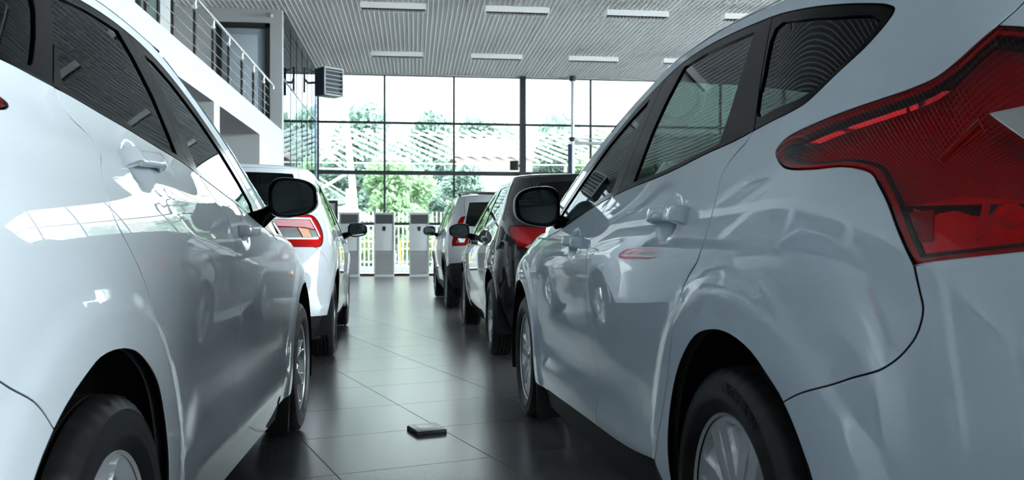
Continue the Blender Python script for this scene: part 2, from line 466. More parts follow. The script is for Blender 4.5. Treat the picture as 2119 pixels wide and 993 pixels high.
M['wall'] = mat('white_wall_paint', (0.43, 0.445, 0.455), 0.7)
M['wallgrey'] = mat('grey_wall_paint', (0.52, 0.54, 0.56), 0.75)
M['slat'] = mat('pale_ceiling_lattice', (0.90, 0.905, 0.91), 0.5)
M['plenum'] = mat('grey_plenum', (0.38, 0.39, 0.40), 0.9)
M['frame'] = mat('anthracite_frame', (0.022, 0.030, 0.038), 0.4)
M['steel'] = mat('brushed_steel', (0.62, 0.64, 0.66), 0.25, metal=1.0)
M['black'] = mat('black_powder_coat', (0.010, 0.010, 0.011), 0.4)
M['pane'] = glassmat('facade_glass', (0.95, 0.975, 0.97), 0.9, ior=1.35)
M['pane_front'] = glassmat('grey_tinted_facade_glass', (0.70, 0.74, 0.735), 0.9, ior=1.35)
M['pane_mirror'] = glassmat('coated_curtain_glass', (0.45, 0.55, 0.62), 1.0, ior=2.6)

# ceiling: open lattice below a dark plenum
mb = MB()
x = -6.4
while x < XR: mb.box((x, (YB+YF)/2, ZC+0.025), (0.014, YF-YB-0.1, 0.05)); x += 0.1
y = YB+0.1
while y < YF: mb.box(((-6.5+XR)/2, y, ZC+0.028), (XR+6.4, 0.012, 0.040)); y += 0.1
struct(mb.build('ceiling', M['slat']))
mb = MB(); mb.box(((-6.5+XR)/2, (YB+YF)/2, ZC+0.55), (XR+6.9, YF-YB+0.4, 0.06)); struct(mb.build('ceiling_plenum', M['plenum']))
mb = MB(); mb.box(((XL+XR)/2, YF, ZC+0.27), (XR-XL+0.2, 0.2, 0.60)); struct(mb.build('trim_1', M['wallgrey']))

# front glazing
xs = [XL+0.02, -0.79, 1.15, 5.08, 7.0, 8.95, 10.9, 12.85, 14.8]
mb = MB()
for x in xs: mb.box((x, YF, ZC/2), (0.055, 0.09, ZC))
mb.box((3.10, YF-0.05, ZC/2), (0.17, 0.22, ZC))
for z, h_ in ((4.29, 0.06), (2.89, 0.11), (1.46, 0.07), (0.03, 0.07), (ZC-0.02, 0.05)): mb.box(((XL+XR)/2, YF, z), (XR-XL, 0.10, h_))
fr = struct(mb.build('window_1', M['frame']))
mb = MB(); mb.box(((XL+XR)/2, YF+0.02, ZC/2), (XR-XL, 0.012, ZC-0.02)); mb.build('glass_pane', M['pane_front'], fr)
# right glazing
mb = MB(); y = YB
while y < YF+0.1: mb.box((XR, y, ZC/2), (0.12, 0.07, ZC)); y += 1.97
for z, h_ in ((4.29, 0.06), (2.89, 0.11), (1.46, 0.06), (0.04, 0.08), (ZC-0.02, 0.05)): mb.box((XR, (YB+YF)/2, z), (0.12, YF-YB, h_))
fr = struct(mb.build('window_2', M['frame']))
mb = MB(); mb.box((XR+0.02, (YB+YF)/2, ZC/2), (0.012, YF-YB, ZC-0.02)); mb.build('glass_pane', M['pane'], fr)
mb = MB(); mb.box((XR, (YB+YF)/2, ZC+0.27), (0.2, YF-YB+0.2, 0.60)); struct(mb.build('trim_2', M['wallgrey']))
mb = MB(); mb.box(((XR-6.5)/2, YB, ZC/2+0.25), (XR+6.7, 0.2, ZC+0.6)); struct(mb.build('wall_back', M['wallgrey']))

# left side: gallery on white piers
mb = MB()
mb.box(((-6.5+XL)/2, (YB+18.2)/2, (2.79+3.20)/2), (XL+6.5, 18.2-YB, 0.41))
y = 12.10
while y > YB: mb.box(((-6.5+XL)/2, y, 1.39), (XL+6.5, 0.35, 2.80)); y -= 3.45
mb.box(((-6.5+XL)/2, (15.38+18.2)/2, 1.39), (XL+6.5, 18.2-15.38, 2.80))
mb.box((-6.6, (YB+YF)/2, ZC/2), (0.2, YF-YB, ZC+0.1))
mb.box((-4.6, (YB+14.8)/2, (3.2+ZC)/2), (1.4, 14.8-YB, ZC-3.2))           # upper rooms behind the gallery walk
struct(mb.build('wall_left', M['wall']))
mb = MB(); mb.box(((-6.5-3.93)/2, 18.08, (3.2+ZC)/2), (6.5-3.93, 0.2, ZC-3.2)); mb.box(((-2.88+XL)/2, 18.08, (3.2+ZC)/2), (2.88+XL, 0.2, ZC-3.2))
mb.box(((-3.93-2.88)/2, 18.08, (5.36+ZC)/2), (1.05, 0.2, ZC-5.36)); struct(mb.build('wall_front', M['wall']))
# gallery doors
mb = MB(); mb.box((-3.88, 18.0, 4.28), (0.09, 0.12, 2.16)); mb.box((-2.93, 18.0, 4.28), (0.09, 0.12, 2.16)); mb.box((-3.405, 18.0, 5.31), (1.04, 0.12, 0.10))
d = struct(mb.build('door_1', M['black']))
M['door_grey'] = mat('pale_blue_grey_door', (0.30, 0.35, 0.40), 0.35)
M['door_light'] = mat('frosted_door_light', (0.45, 0.52, 0.58), 0.2)
mb = MB(); mb.bevbox((-3.405, 18.03, 4.23), (0.86, 0.05, 2.06), 0.01); lf = mb.build('door_leaf', M['door_grey'], d)
mb = MB(); mb.bevbox((-3.40, 17.995, 4.25), (0.55, 0.03, 1.75), 0.008); mb.build('door_panel', M['door_light'], lf)
mb = MB(); mb.tube([(-3.76, 18.0, 4.25), (-3.76, 17.94, 4.25), (-3.62, 17.94, 4.25)], 0.012, 8); mb.build('door_handle', M['steel'], lf)
mb = MB(); mb.box((-3.89, 12.78, 4.28), (0.10, 0.08, 2.16)); mb.box((-3.89, 13.70, 4.28), (0.10, 0.10, 2.16)); mb.box((-3.89, 13.24, 5.31), (0.10, 0.98, 0.10))
d = struct(mb.build('door_2', M['black']))
M['greenglass'] = mat('green_glazed_door', (0.10, 0.15, 0.14), 0.1)
mb = MB(); mb.box((-3.88, 13.24, 4.23), (0.03, 0.86, 2.06)); mb.build('door_leaf', M['greenglass'], d)
# coated glass curtain from the gallery to the front glazing
mb = MB()
for y in (18.25, 19.3, 20.3, 21.3, 22.3, 23.3, 24.3): mb.box((XL-0.01, y, ZC/2), (0.008, 0.016, ZC))
mb.box((XL-0.01, (18.2+YF)/2, 4.29), (0.012, YF-18.2, 0.04)); mb.box((XL-0.01, (18.2+YF)/2, 0.03), (0.06, YF-18.2, 0.06)); mb.box((XL-0.01, (18.2+YF)/2, ZC-0.02), (0.06, YF-18.2, 0.04))
fr = struct(mb.build('window_4', M['frame']))
mb = MB(); mb.box((XL-0.02, (18.2+YF)/2, ZC/2), (0.012, YF-18.2, ZC)); mb.build('glass_pane', M['pane_mirror'], fr)

# guard railing along the gallery edge
R_ = empty('guard_railing', (XL-0.07, 10.2, 3.2), 0, 'steel handrail on black posts with thin rods along the upper gallery edge', 'railing')
def loc(p): return (p[0]-(XL-0.07), p[1]-10.2, p[2]-3.2)
mb = MB(); mb.tube([loc((XL-0.05, YB+0.3, 3.96)), loc((XL-0.05, 17.15, 3.96))], 0.024, 12); mb.tube([loc((XL-0.05, 17.10, 3.96)), loc((XL-0.05, 17.15, 3.96)), loc((XL-0.05, 17.16, 3.90))], 0.022, 10); mb.build('handrail', M['steel'], R_)
y = 16.2
while y > YB+1:
    mb = MB(); mb.tube([loc((XL-0.07, y, 3.2)), loc((XL-0.07, y, 3.86))], 0.026, 10); p = mb.build('post', M['black'], R_)
    mb = MB(); mb.tube([loc((XL-0.07, y, 3.83)), loc((XL-0.07, y, 3.87)), loc((XL-0.068, y, 3.875)), loc((XL-0.06, y, 3.945))], [0.028, 0.028, 0.014, 0.014], 10)
    mb.build('post_cap', M['steel'], p)
    for z in (3.33, 3.48, 3.63, 3.78):
        mb = MB(); mb.tube([loc((XL-0.03, y, z)), loc((XL-0.09, y, z))], 0.012, 6); mb.build('rod_clamp', M['steel'], p)
    y -= 1.0
for z in (3.33, 3.48, 3.63, 3.78):
    mb = MB(); mb.tube([loc((XL-0.035, YB+0.5, z)), loc((XL-0.035, 16.55, z))], 0.004, 6); mb.build('rod', M['steel'], R_)

# ceiling luminaires
M['louv'] = mat('dark_louvre_metal', (0.09, 0.09, 0.10), 0.35, metal=0.6)
def luminaire():
    r = empty('ceiling_light', (0, 0, 0), 0)
    mb = MB()
    mb.box((0, -0.125, 0), (1.24, 0.012, 0.11)); mb.box((0, 0.125, 0), (1.24, 0.012, 0.11)); mb.box((-0.615, 0, 0), (0.012, 0.25, 0.11)); mb.box((0.615, 0, 0), (0.012, 0.25, 0.11))
    mb.build('light_housing', M['slat'], r)
    mb = MB()
    for i in range(17): mb.box((-0.56+0.07*i, 0, -0.035), (0.006, 0.23, 0.035))
    mb.box((0, 0, -0.035), (1.2, 0.008, 0.035)); mb.build('louvre', M['louv'], r)
    mb = MB(); mb.box((0, 0, 0.052), (1.215, 0.236, 0.006)); mb.build('light_tray', M['louv'], r)
    mb = MB(); mb.tube([(-0.58, -0.06, 0.015), (0.58, -0.06, 0.015)], 0.013, 10); mb.tube([(-0.58, 0.06, 0.015), (0.58, 0.06, 0.015)], 0.013, 10)
    mb.build('tube_lamp', M['tube'], r)
    mb = MB(); mb.tube([(-0.45, 0, 0.05), (-0.45, 0, 0.30)], 0.003, 6); mb.tube([(0.45, 0, 0.05), (0.45, 0, 0.30)], 0.003, 6); mb.build('suspension_wire', M['steel'], r)
    return r
M['tube'] = mat('fluorescent_tube', (0.9, 0.9, 0.9), 0.4, emit=(1.0, 0.93, 0.92), es=0.12)
L0 = luminaire(); kids = list(L0.children); first = True
for j, y in enumerate((20.9, 16.7, 12.5, 8.3, 4.1, -0.1, -4.3)):
    for i in range(6):
        x = -0.37+2.38*i
        if first: o = L0; first = False
        else:
            o = L0.copy(); COL.objects.link(o)
            for c in kids:
                d = c.copy(); COL.objects.link(d); d.parent = o
        o.location = (x, y, 5.42)
        row = ('row nearest the front glazing', 'second row from the front glazing', 'third row from the front glazing', 'fourth row from the front glazing', 'row above the near cars', 'row behind the near cars', 'rearmost row')[j]
        pos = ('leftmost', 'second from the left', 'third from the left', 'fourth from the left', 'fifth from the left', 'rightmost')[i]
        setp(o, '%s louvred ceiling light in the %s' % (pos, row), 'ceiling light', 'louvred lights hung under the lattice ceiling')

# ------------------------------------------------------------------ things in the hall
M['ac'] = mat('light_grey_steel_case', (0.50, 0.53, 0.54), 0.4)
M['ac_slat'] = mat('grey_intake_slats', (0.36, 0.38, 0.39), 0.5)
M['grille_slat'] = mat('dark_outlet_slats', (0.10, 0.105, 0.11), 0.5)
M['grille'] = mat('dark_outlet_grille', (0.06, 0.065, 0.07), 0.5)
def ac_unit():
    r = empty('air_conditioner', (0, 0, 0), 0)
    mb = MB(); mb.bevbox((0, 0, 0.90), (0.54, 0.36, 1.70), 0.015); mb.box((0, 0.01, 0.03), (0.53, 0.34, 0.06)); mb.build('cabinet', M['ac'], r)
    mb = MB(); mb.box((0, -0.181, 1.57), (0.46, 0.012, 0.25)); g = mb.build('outlet_grille', M['grille'], r)
    mb = MB()
    for i in range(8): mb.box((0, -0.190, 1.465+0.03*i), (0.45, 0.012, 0.006), Matrix.Rotation(0.5, 3, 'X'))
    mb.build('louvre', M['grille_slat'], g)
    mb = MB(); mb.box((0, -0.180, 0.39), (0.47, 0.006, 0.63)); mb.build('intake_gap_shade', M['grille'], r)  # dark sheet standing in for the shade between the intake slats
    mb = MB(); mb.box((-0.255, -0.184, 0.93), (0.03, 0.02, 1.68)); mb.box((0.255, -0.184, 0.93), (0.03, 0.02, 1.68)); mb.box((0, -0.184, 1.725), (0.5, 0.02, 0.05)); mb.build('front_edge_trim', M['wall'], r)
    mb = MB()
    for i in range(17): mb.box((0, -0.188, 0.10+0.036*i), (0.47, 0.014, 0.022), Matrix.Rotation(-0.4, 3, 'X'))
    mb.build('intake_slats', M['ac_slat'], r)
    mb = MB(); mb.add([(x, y, z) for y in (-0.192, -0.178) for x, z in ((-0.045, 1.37), (0.045, 1.37), (0.028, 1.25), (-0.028, 1.25))], [(0, 1, 2, 3), (7, 6, 5, 4), (0, 4, 5, 1), (1, 5, 6, 2), (2, 6, 7, 3), (3, 7, 4, 0)])
    mb.build('display', M['black'], r)
    mb = MB(); mb.box((0.15, -0.195, 0.115), (0.07, 0.006, 0.02)); mb.build('badge', M['steel'], r)
    return r
a0 = ac_unit(); kids = list(a0.children)
for i, (x, lb) in enumerate(((-1.72, 'tall grey floor air conditioner half hidden behind the white hatchback mirror'), (-0.78, 'tall grey floor air conditioner second from the left, left of the aisle centre'), (0.17, 'tall grey floor air conditioner third from the left, alone in the aisle centre'), (1.12, 'tall grey floor air conditioner at the right, partly behind the silver crossover'))):
    o = a0
    if i:
        o = a0.copy(); COL.objects.link(o)
        for c in kids:
            d = c.copy(); COL.objects.link(d); d.parent = o
            for e in c.children:
                g = e.copy(); COL.objects.link(g); g.parent = d
    o.location = (x, 24.0, 0); setp(o, lb, 'air conditioner', 'floor air conditioners along the front glazing')

# fan heater on the curtain wall
M['heater'] = mat('dark_blue_grey_casing', (0.05, 0.065, 0.08), 0.5, spec=0.2)
r = empty('fan_heater', (-1.98, 21.0, 4.74), math.radians(40), 'dark louvred fan heater hung on a bracket below the ceiling at the left glass wall', 'heater')
mb = MB(); mb.bevbox((0, 0.04, 0), (0.54, 0.36, 0.66), 0.02); mb.build('casing', M['heater'], r)
mb = MB(); mb.box((0, -0.17, 0.315), (0.54, 0.04, 0.03)); mb.box((0, -0.17, -0.315), (0.54, 0.04, 0.03)); mb.box((-0.255, -0.17, 0), (0.03, 0.04, 0.66)); mb.box((0.255, -0.17, 0), (0.03, 0.04, 0.66)); mb.build('front_frame', M['wallgrey'], r)
for i in range(6):
    mb = MB(); mb.box((0, -0.19, -0.25+0.1*i), (0.50, 0.05, 0.010), Matrix.Rotation(0.5, 3, 'X')); mb.build('louvre', M['wallgrey'], r)
mb = MB(); mb.tube([(-0.28, 0.1, -0.02), (-0.45, 0.22, -0.04), (-0.62, 0.12, 0.02)], 0.03, 8); mb.tube([(-0.60, 0.14, 0.30), (-0.62, 0.12, -0.3)], 0.025, 8); mb.tube([(-0.25, 0.1, 0.2), (-0.62, 0.12, 0.28)], 0.02, 8); mb.build('bracket', M['frame'], r)
# loudspeaker on the column
r = empty('loudspeaker', (2.84, 24.28, 3.11), 0, 'small black loudspeaker fixed beside the wide front column', 'loudspeaker')
mb = MB(); mb.bevbox((0, 0, 0), (0.24, 0.18, 0.26), 0.02); mb.build('cabinet', M['black'], r)
mb = MB(); mb.lathe([(0.001, -0.095), (0.05, -0.092), (0.075, -0.096), (0.08, -0.088)], n=24); mb.build('speaker_cone', M['plastic'], r)
mb = MB(); mb.box((0.14, 0.05, 0), (0.10, 0.04, 0.06)); mb.build('bracket', M['frame'], r)
# pipe riser with a cross tube
r = empty('pipe_riser', (4.50, 24.2, 0), 0, 'thin grey vertical pipe with collar and horizontal cross tube in front of the glazing', 'pipe')
mb = MB(); mb.tube([(0, 0, 0), (0, 0, ZC)], 0.055, 14); mb.build('pipe', M['steel'], r)
mb = MB(); mb.tube([(0, 0, 3.80), (0, 0, 3.86), (0, 0, 3.92)], [0.08, 0.10, 0.08], 14); mb.tube([(0, 0, ZC-0.14), (0, 0, ZC)], 0.09, 14); mb.build('collar', M['frame'], r)
mb = MB(); mb.tube([(-0.05, 0.02, 3.76), (1.1, 0.05, 3.76)], 0.045, 12); mb.tube([(-0.12, 0, 3.88), (1.1, 0.05, 3.88)], 0.012, 8); mb.build('cross_tube', M['wall'], r)
mb = MB(); mb.tube([(-0.06, -0.05, 2.85), (-0.06, -0.05, 3.72)], 0.085, 16); mb.build('filter_cartridge', mat('dark_blue_plastic', (0.015, 0.05, 0.09), 0.25), r)
# free-standing notice frame
r = empty('notice_stand', (-1.98, 20.0, 0), math.radians(-6), 'blank white notice in a black frame on the floor beyond the left white hatchback', 'notice stand')
mb = MB(); mb.box((0, 0, 1.85), (0.56, 0.05, 0.06)); mb.box((0, 0, 0.35), (0.56, 0.05, 0.06)); mb.box((-0.26, 0, 0.93), (0.05, 0.05, 1.86)); mb.box((0.26, 0, 0.93), (0.05, 0.05, 1.86)); mb.box((0, 0, 0.02), (0.60, 0.35, 0.04)); mb.build('stand_frame', M['black'], r)
mb = MB(); mb.box((0, 0, 1.10), (0.48, 0.02, 1.45)); mb.build('notice_sheet', M['wall'], r)
# floor socket plate
r = empty('floor_socket', (0.065, 4.135, 0), math.radians(18.3), 'small raised steel floor socket lid lying on the tiles in the aisle', 'floor socket')
mb = MB(); mb.bevbox((0, 0, 0.009), (0.150, 0.150, 0.018), 0.003); mb.build('socket_frame', M['frame'], r)
mb = MB(); mb.bevbox((0, 0, 0.020), (0.142, 0.142, 0.005), 0.0015); lid = mb.build('socket_lid', mat('satin_steel_lid', (0.85, 0.87, 0.88), 0.30, metal=0.15), r)
mb = MB(); mb.box((-0.048, 0, 0.0226), (0.002, 0.142, 0.001)); mb.build('lid_seam', M['black'], lid)
# small camera above the gallery door
r = empty('security_camera', (-2.86, 17.86, 5.50), 0, 'small pale security camera high on the gallery end wall', 'security camera')
mb = MB(); mb.tube([(0, 0.12, 0.06), (0, 0.03, 0.02)], 0.015, 8); mb.build('bracket', M['steel'], r)
mb = MB(); mb.tube([(-0.05, 0.05, 0.0), (0.05, -0.08, -0.03)], 0.035, 12); mb.build('camera_body', M['wall'], r)
# hanging cable in the bay below the gallery
# ------------------------------------------------------------------ wheels
def rim_depth(style, r, q, R):
    """depth (m, inwards) of the wheel face at radius r, angle q; None = open hole"""
    f = r/R
    base = 0.012*(1-f)**1.0 if f > 0.25 else 0.009
    if style == 'cover':          # seven pockets, a groove down every spoke
        N = 7; a = ((q-PI/2)/(2*PI/N)) % 1.0; a = (a-0.5)*2*PI/N      # 0 = pocket centre at +-pi
        d = abs(((q-PI/2)+PI/N) % (2*PI/N)-PI/N)                       # angle from nearest pocket axis
        da = ((q-PI/2)+PI/N) % (2*PI/N)-PI/N
        if f > 0.955: return 0.002
        if 0.42 < f < 0.90:
            half = 0.045+0.150*(f-0.42)/0.48
            if d < half:
                t = (da+half)/(2*half)
                if t > 0.62 and f > 0.50 and f < 0.84: return None
                return base+0.006+0.022*t
        g = abs(((q-PI/2)) % (2*PI/N)-PI/N)
        if 0.36 < f < 0.86 and g < 0.016/f: return base+0.007
        if f < 0.22: return 0.004
        return base
    if style == 'yspoke':
        N = 7
        if f > 0.94: return 0.0
        if f < 0.26: return 0.020
        s = 0.020*(1-f)**0.8
        d = abs((q+PI/N) % (2*PI/N)-PI/N)
        split = 0.0 if f < 0.45 else 0.15*(f-0.45)/0.5
        wv = 0.075*(1.25-f*0.55)
        if abs(d-split) < wv*0.62+(0.06 if f < 0.45 else 0): return s+0.010*(abs(d-split)/wv)**2
        return None
    # ten plain spokes
    N = 10
    if f > 0.94: return 0.0
    if f < 0.28: return 0.014
    d = abs((q+PI/N) % (2*PI/N)-PI/N)
    if d < 0.105+0.02*(1-f): return 0.016*(1-f)+0.012*(d/0.12)**2
    return None
def make_wheel(R, Rr, width, style, parent, loc, side, text=None, hi=True, face_y=None):
    nA = 168 if hi else 72
    hw = width/2
    prof = [(Rr-0.004, -hw*0.72), (Rr+0.008, -hw*0.90), (Rr+0.030, -hw*0.99), (R-0.060, -hw*1.02), (R-0.030, -hw*0.97), (R-0.012, -hw*0.86), (R-0.003, -hw*0.74)]
    tread = []
    for k, c in enumerate((-0.45, -0.15, 0.15, 0.45)):
        tread += [(R-0.001, hw*(c-0.055)), (R-0.009, hw*(c-0.045)), (R-0.009, hw*(c+0.045)), (R-0.001, hw*(c+0.055))]
    out_ = [(R-0.003, hw*0.74), (R-0.012, hw*0.86), (R-0.026, hw*0.945), (R-0.029, hw*0.975), (R-0.034, hw*0.975), (R-0.040, hw*0.985), (R-0.062, hw*1.02), (Rr+0.040, hw*1.01),
            (Rr+0.036, hw*1.02), (Rr+0.031, hw*1.02), (Rr+0.027, hw*1.0), (Rr+0.014, hw*0.94), (Rr+0.004, hw*0.86), (Rr-0.004, hw*0.72)]
    prof = prof+tread+out_
    V = []; F = []; m = len(prof); n = nA
    for k in range(n):
        q = 2*PI*k/n; blk = (k % 4 == 0)
        for (r, h) in prof:
            if blk and r > R-0.02 and abs(h) > hw*0.62: r -= 0.005
            V.append((r*math.cos(q), h, r*math.sin(q)))
    for k in range(n):
        k2 = (k+1) % n
        for i in range(m-1): F.append((k*m+i, k*m+i+1, k2*m+i+1, k2*m+i))
    mb = MB(); mb.add(V, F, True); ty = mb.build('wheel', M['tyre'], parent, sharp=35)
    ty.location = loc; ty.rotation_euler = (0, 0, 0 if side > 0 else PI)
    # rim: barrel, rolled lip, sculpted face
    mb = MB(); fy = hw*0.72 if face_y is None else face_y
    mb.lathe([(Rr-0.003, -hw*0.7), (Rr-0.012, -hw*0.6), (Rr-0.016, fy-0.03), (Rr-0.010, fy-0.006), (Rr+0.004, fy+0.004), (Rr+0.007, fy+0.010), (Rr+0.003, fy+0.013), (Rr-0.004, fy+0.008)], n=96 if hi else 48)
    nr = 30 if hi else 16; nq = 280 if hi else 140
    def grid(lo, sgn):
        V = []; idx = {}; F = []
        for j in range(nr+1):
            r = 0.004+(Rr-0.004-0.004)*j/nr
            for k in range(nq):
                q = 2*PI*k/nq; d = rim_depth(style, r, q, Rr)
                idx[j, k] = len(V); V.append((r*math.cos(q), fy+0.006-(d if d is not None else 0.030)-lo, r*math.sin(q)))
        for j in range(nr):
            for k in range(nq):
                k2 = (k+1) % nq
                hs = sum(1 for (a, b) in ((j, k), (j, k2), (j+1, k), (j+1, k2)) if rim_depth(style, 0.004+(Rr-0.008)*a/nr, 2*PI*b/nq, Rr) is None)
                if hs < 4: F.append((idx[j, k], idx[j, k2], idx[j+1, k2], idx[j+1, k]))
        return V, F
    V, F = grid(0, 1); mb.add(V, F, True)
    rim = mb.build('rim', M['alloy'], ty, sharp=50)
    mb = MB(); mb.lathe([(0.004, fy-0.055), (Rr*0.72, fy-0.055), (Rr*0.72, fy-0.065), (0.004, fy-0.065)], n=40)
    mb.build('brake_disc', M['brake'], ty)
    mb = MB(); mb.lathe([(0.0005, fy+0.006), (0.020, fy+0.005), (0.026, fy+0.002), (0.027, fy-0.010)], n=32)
    c = mb.build('hub_cap', M['chrome'], ty)
    if style != 'cover':
        mb = MB()
        for k in range(5):
            q = 2*PI*k/5+0.3
            mb.lathe([(0.0004, fy-0.010), (0.007, fy-0.010), (0.009, fy-0.016), (0.009, fy-0.03)], n=8, c=(0.046*math.cos(q), 0, 0.046*math.sin(q)))
        mb.build('wheel_bolts', M['brake'], ty)
    if text:
        cu = bpy.data.curves.new('lettering', 'FONT'); cu.body = text; cu.size = 0.033; cu.extrude = 0.0006; cu.space_character = 1.12
        cu.align_x = 'CENTER'
        to = bpy.data.objects.new('tmp', cu); COL.objects.link(to)
        dg = bpy.context.evaluated_depsgraph_get(); me = bpy.data.meshes.new_from_object(to.evaluated_get(dg))
        COL.objects.unlink(to); bpy.data.objects.remove(to)
        r0 = Rr+0.052; a0 = math.radians(108)
        # on the +y side seen from outside, +x (forward) is on the left: letters advance towards -x
        for v in me.vertices:
            r = r0+v.co.y; q = a0+v.co.x/r0
            h = hw*1.018+(0.0 if v.co.z < 0 else 0.0012)
            f_ = (r-(Rr+0.04))/0.05
            v.co = Vector((r*math.cos(q), h-0.002*max(0, f_-0.6), r*math.sin(q)))
        me.materials.append(M['tyretext']); link('sidewall_lettering', me, ty)
    return ty

def mirror_unit(parent, c, wdt, hgt, side, attach, round_=2.8, tilt=0.0, capm='piano'):
    """door mirror: housing with its open side facing back, glass inside, arm to the door"""
    y0, x0, z0 = c[1]*side, c[0], c[2]
    def ring(x, s, dz=0.0, n=40, k=1.0):
        o = []
        for i in range(n):
            q = 2*PI*i/n; cs, sn = math.cos(q), math.sin(q)
            r = (abs(cs)**round_+abs(sn)**round_)**(-1/round_)
            yy = wdt/2*r*cs*s; zz = hgt/2*r*sn*s
            zz *= (1.0-0.16*(yy/(wdt/2)))          # a little taller towards the door
            o.append((x0+x+0.02*(yy/(wdt/2))*0, y0+side*yy, z0+zz+dz+tilt*yy))
        return o
    def sl(r, k): return [(p[0]-k*(p[1]*side-c[1]), p[1], p[2]) for p in r]     # outer edge set further back
    mb = MB()
    mb.loft([sl(ring(0.016, 0.83), 0.30), sl(ring(0.002, 0.86), 0.26), sl(ring(-0.004, 0.93), 0.22), sl(ring(-0.002, 0.985), 0.20), sl(ring(0.008, 1.0), 0.18), sl(ring(0.030, 0.99), 0.15)], cap=False)
    h = mb.build('mirror_housing', M['piano'], parent, sharp=60)
    mb = MB(); mb.loft([sl(ring(0.020, 1.0), 0.17), sl(ring(0.024, 1.03), 0.16), sl(ring(0.05, 1.0), 0.12), sl(ring(0.08, 0.88), 0.05), ring(0.10, 0.66), ring(0.108, 0.35)], cap=False)
    mb.add(ring(0.108, 0.35), [tuple(range(40))]); mb.build('mirror_cap', M[capm], h, sharp=60)
    mb = MB(); mb.loft([sl(ring(0.008, 0.84), 0.23), sl(ring(0.012, 0.84), 0.23)]); g = mb.build('mirror_glass', M['mirror'], h)
    mb = MB(); a = Vector((attach[0], attach[1]*side, attach[2])); b = Vector((x0+0.05, y0-side*wdt*0.36, z0-hgt*0.26))
    pts = [a+(b-a)*t for t in (-0.15, 0.3, 0.7, 1.0)]
    mb.tube([tuple(p) for p in pts], [0.040, 0.034, 0.027, 0.028], n=14); mb.build('mirror_arm', M['piano'], h)
    return h

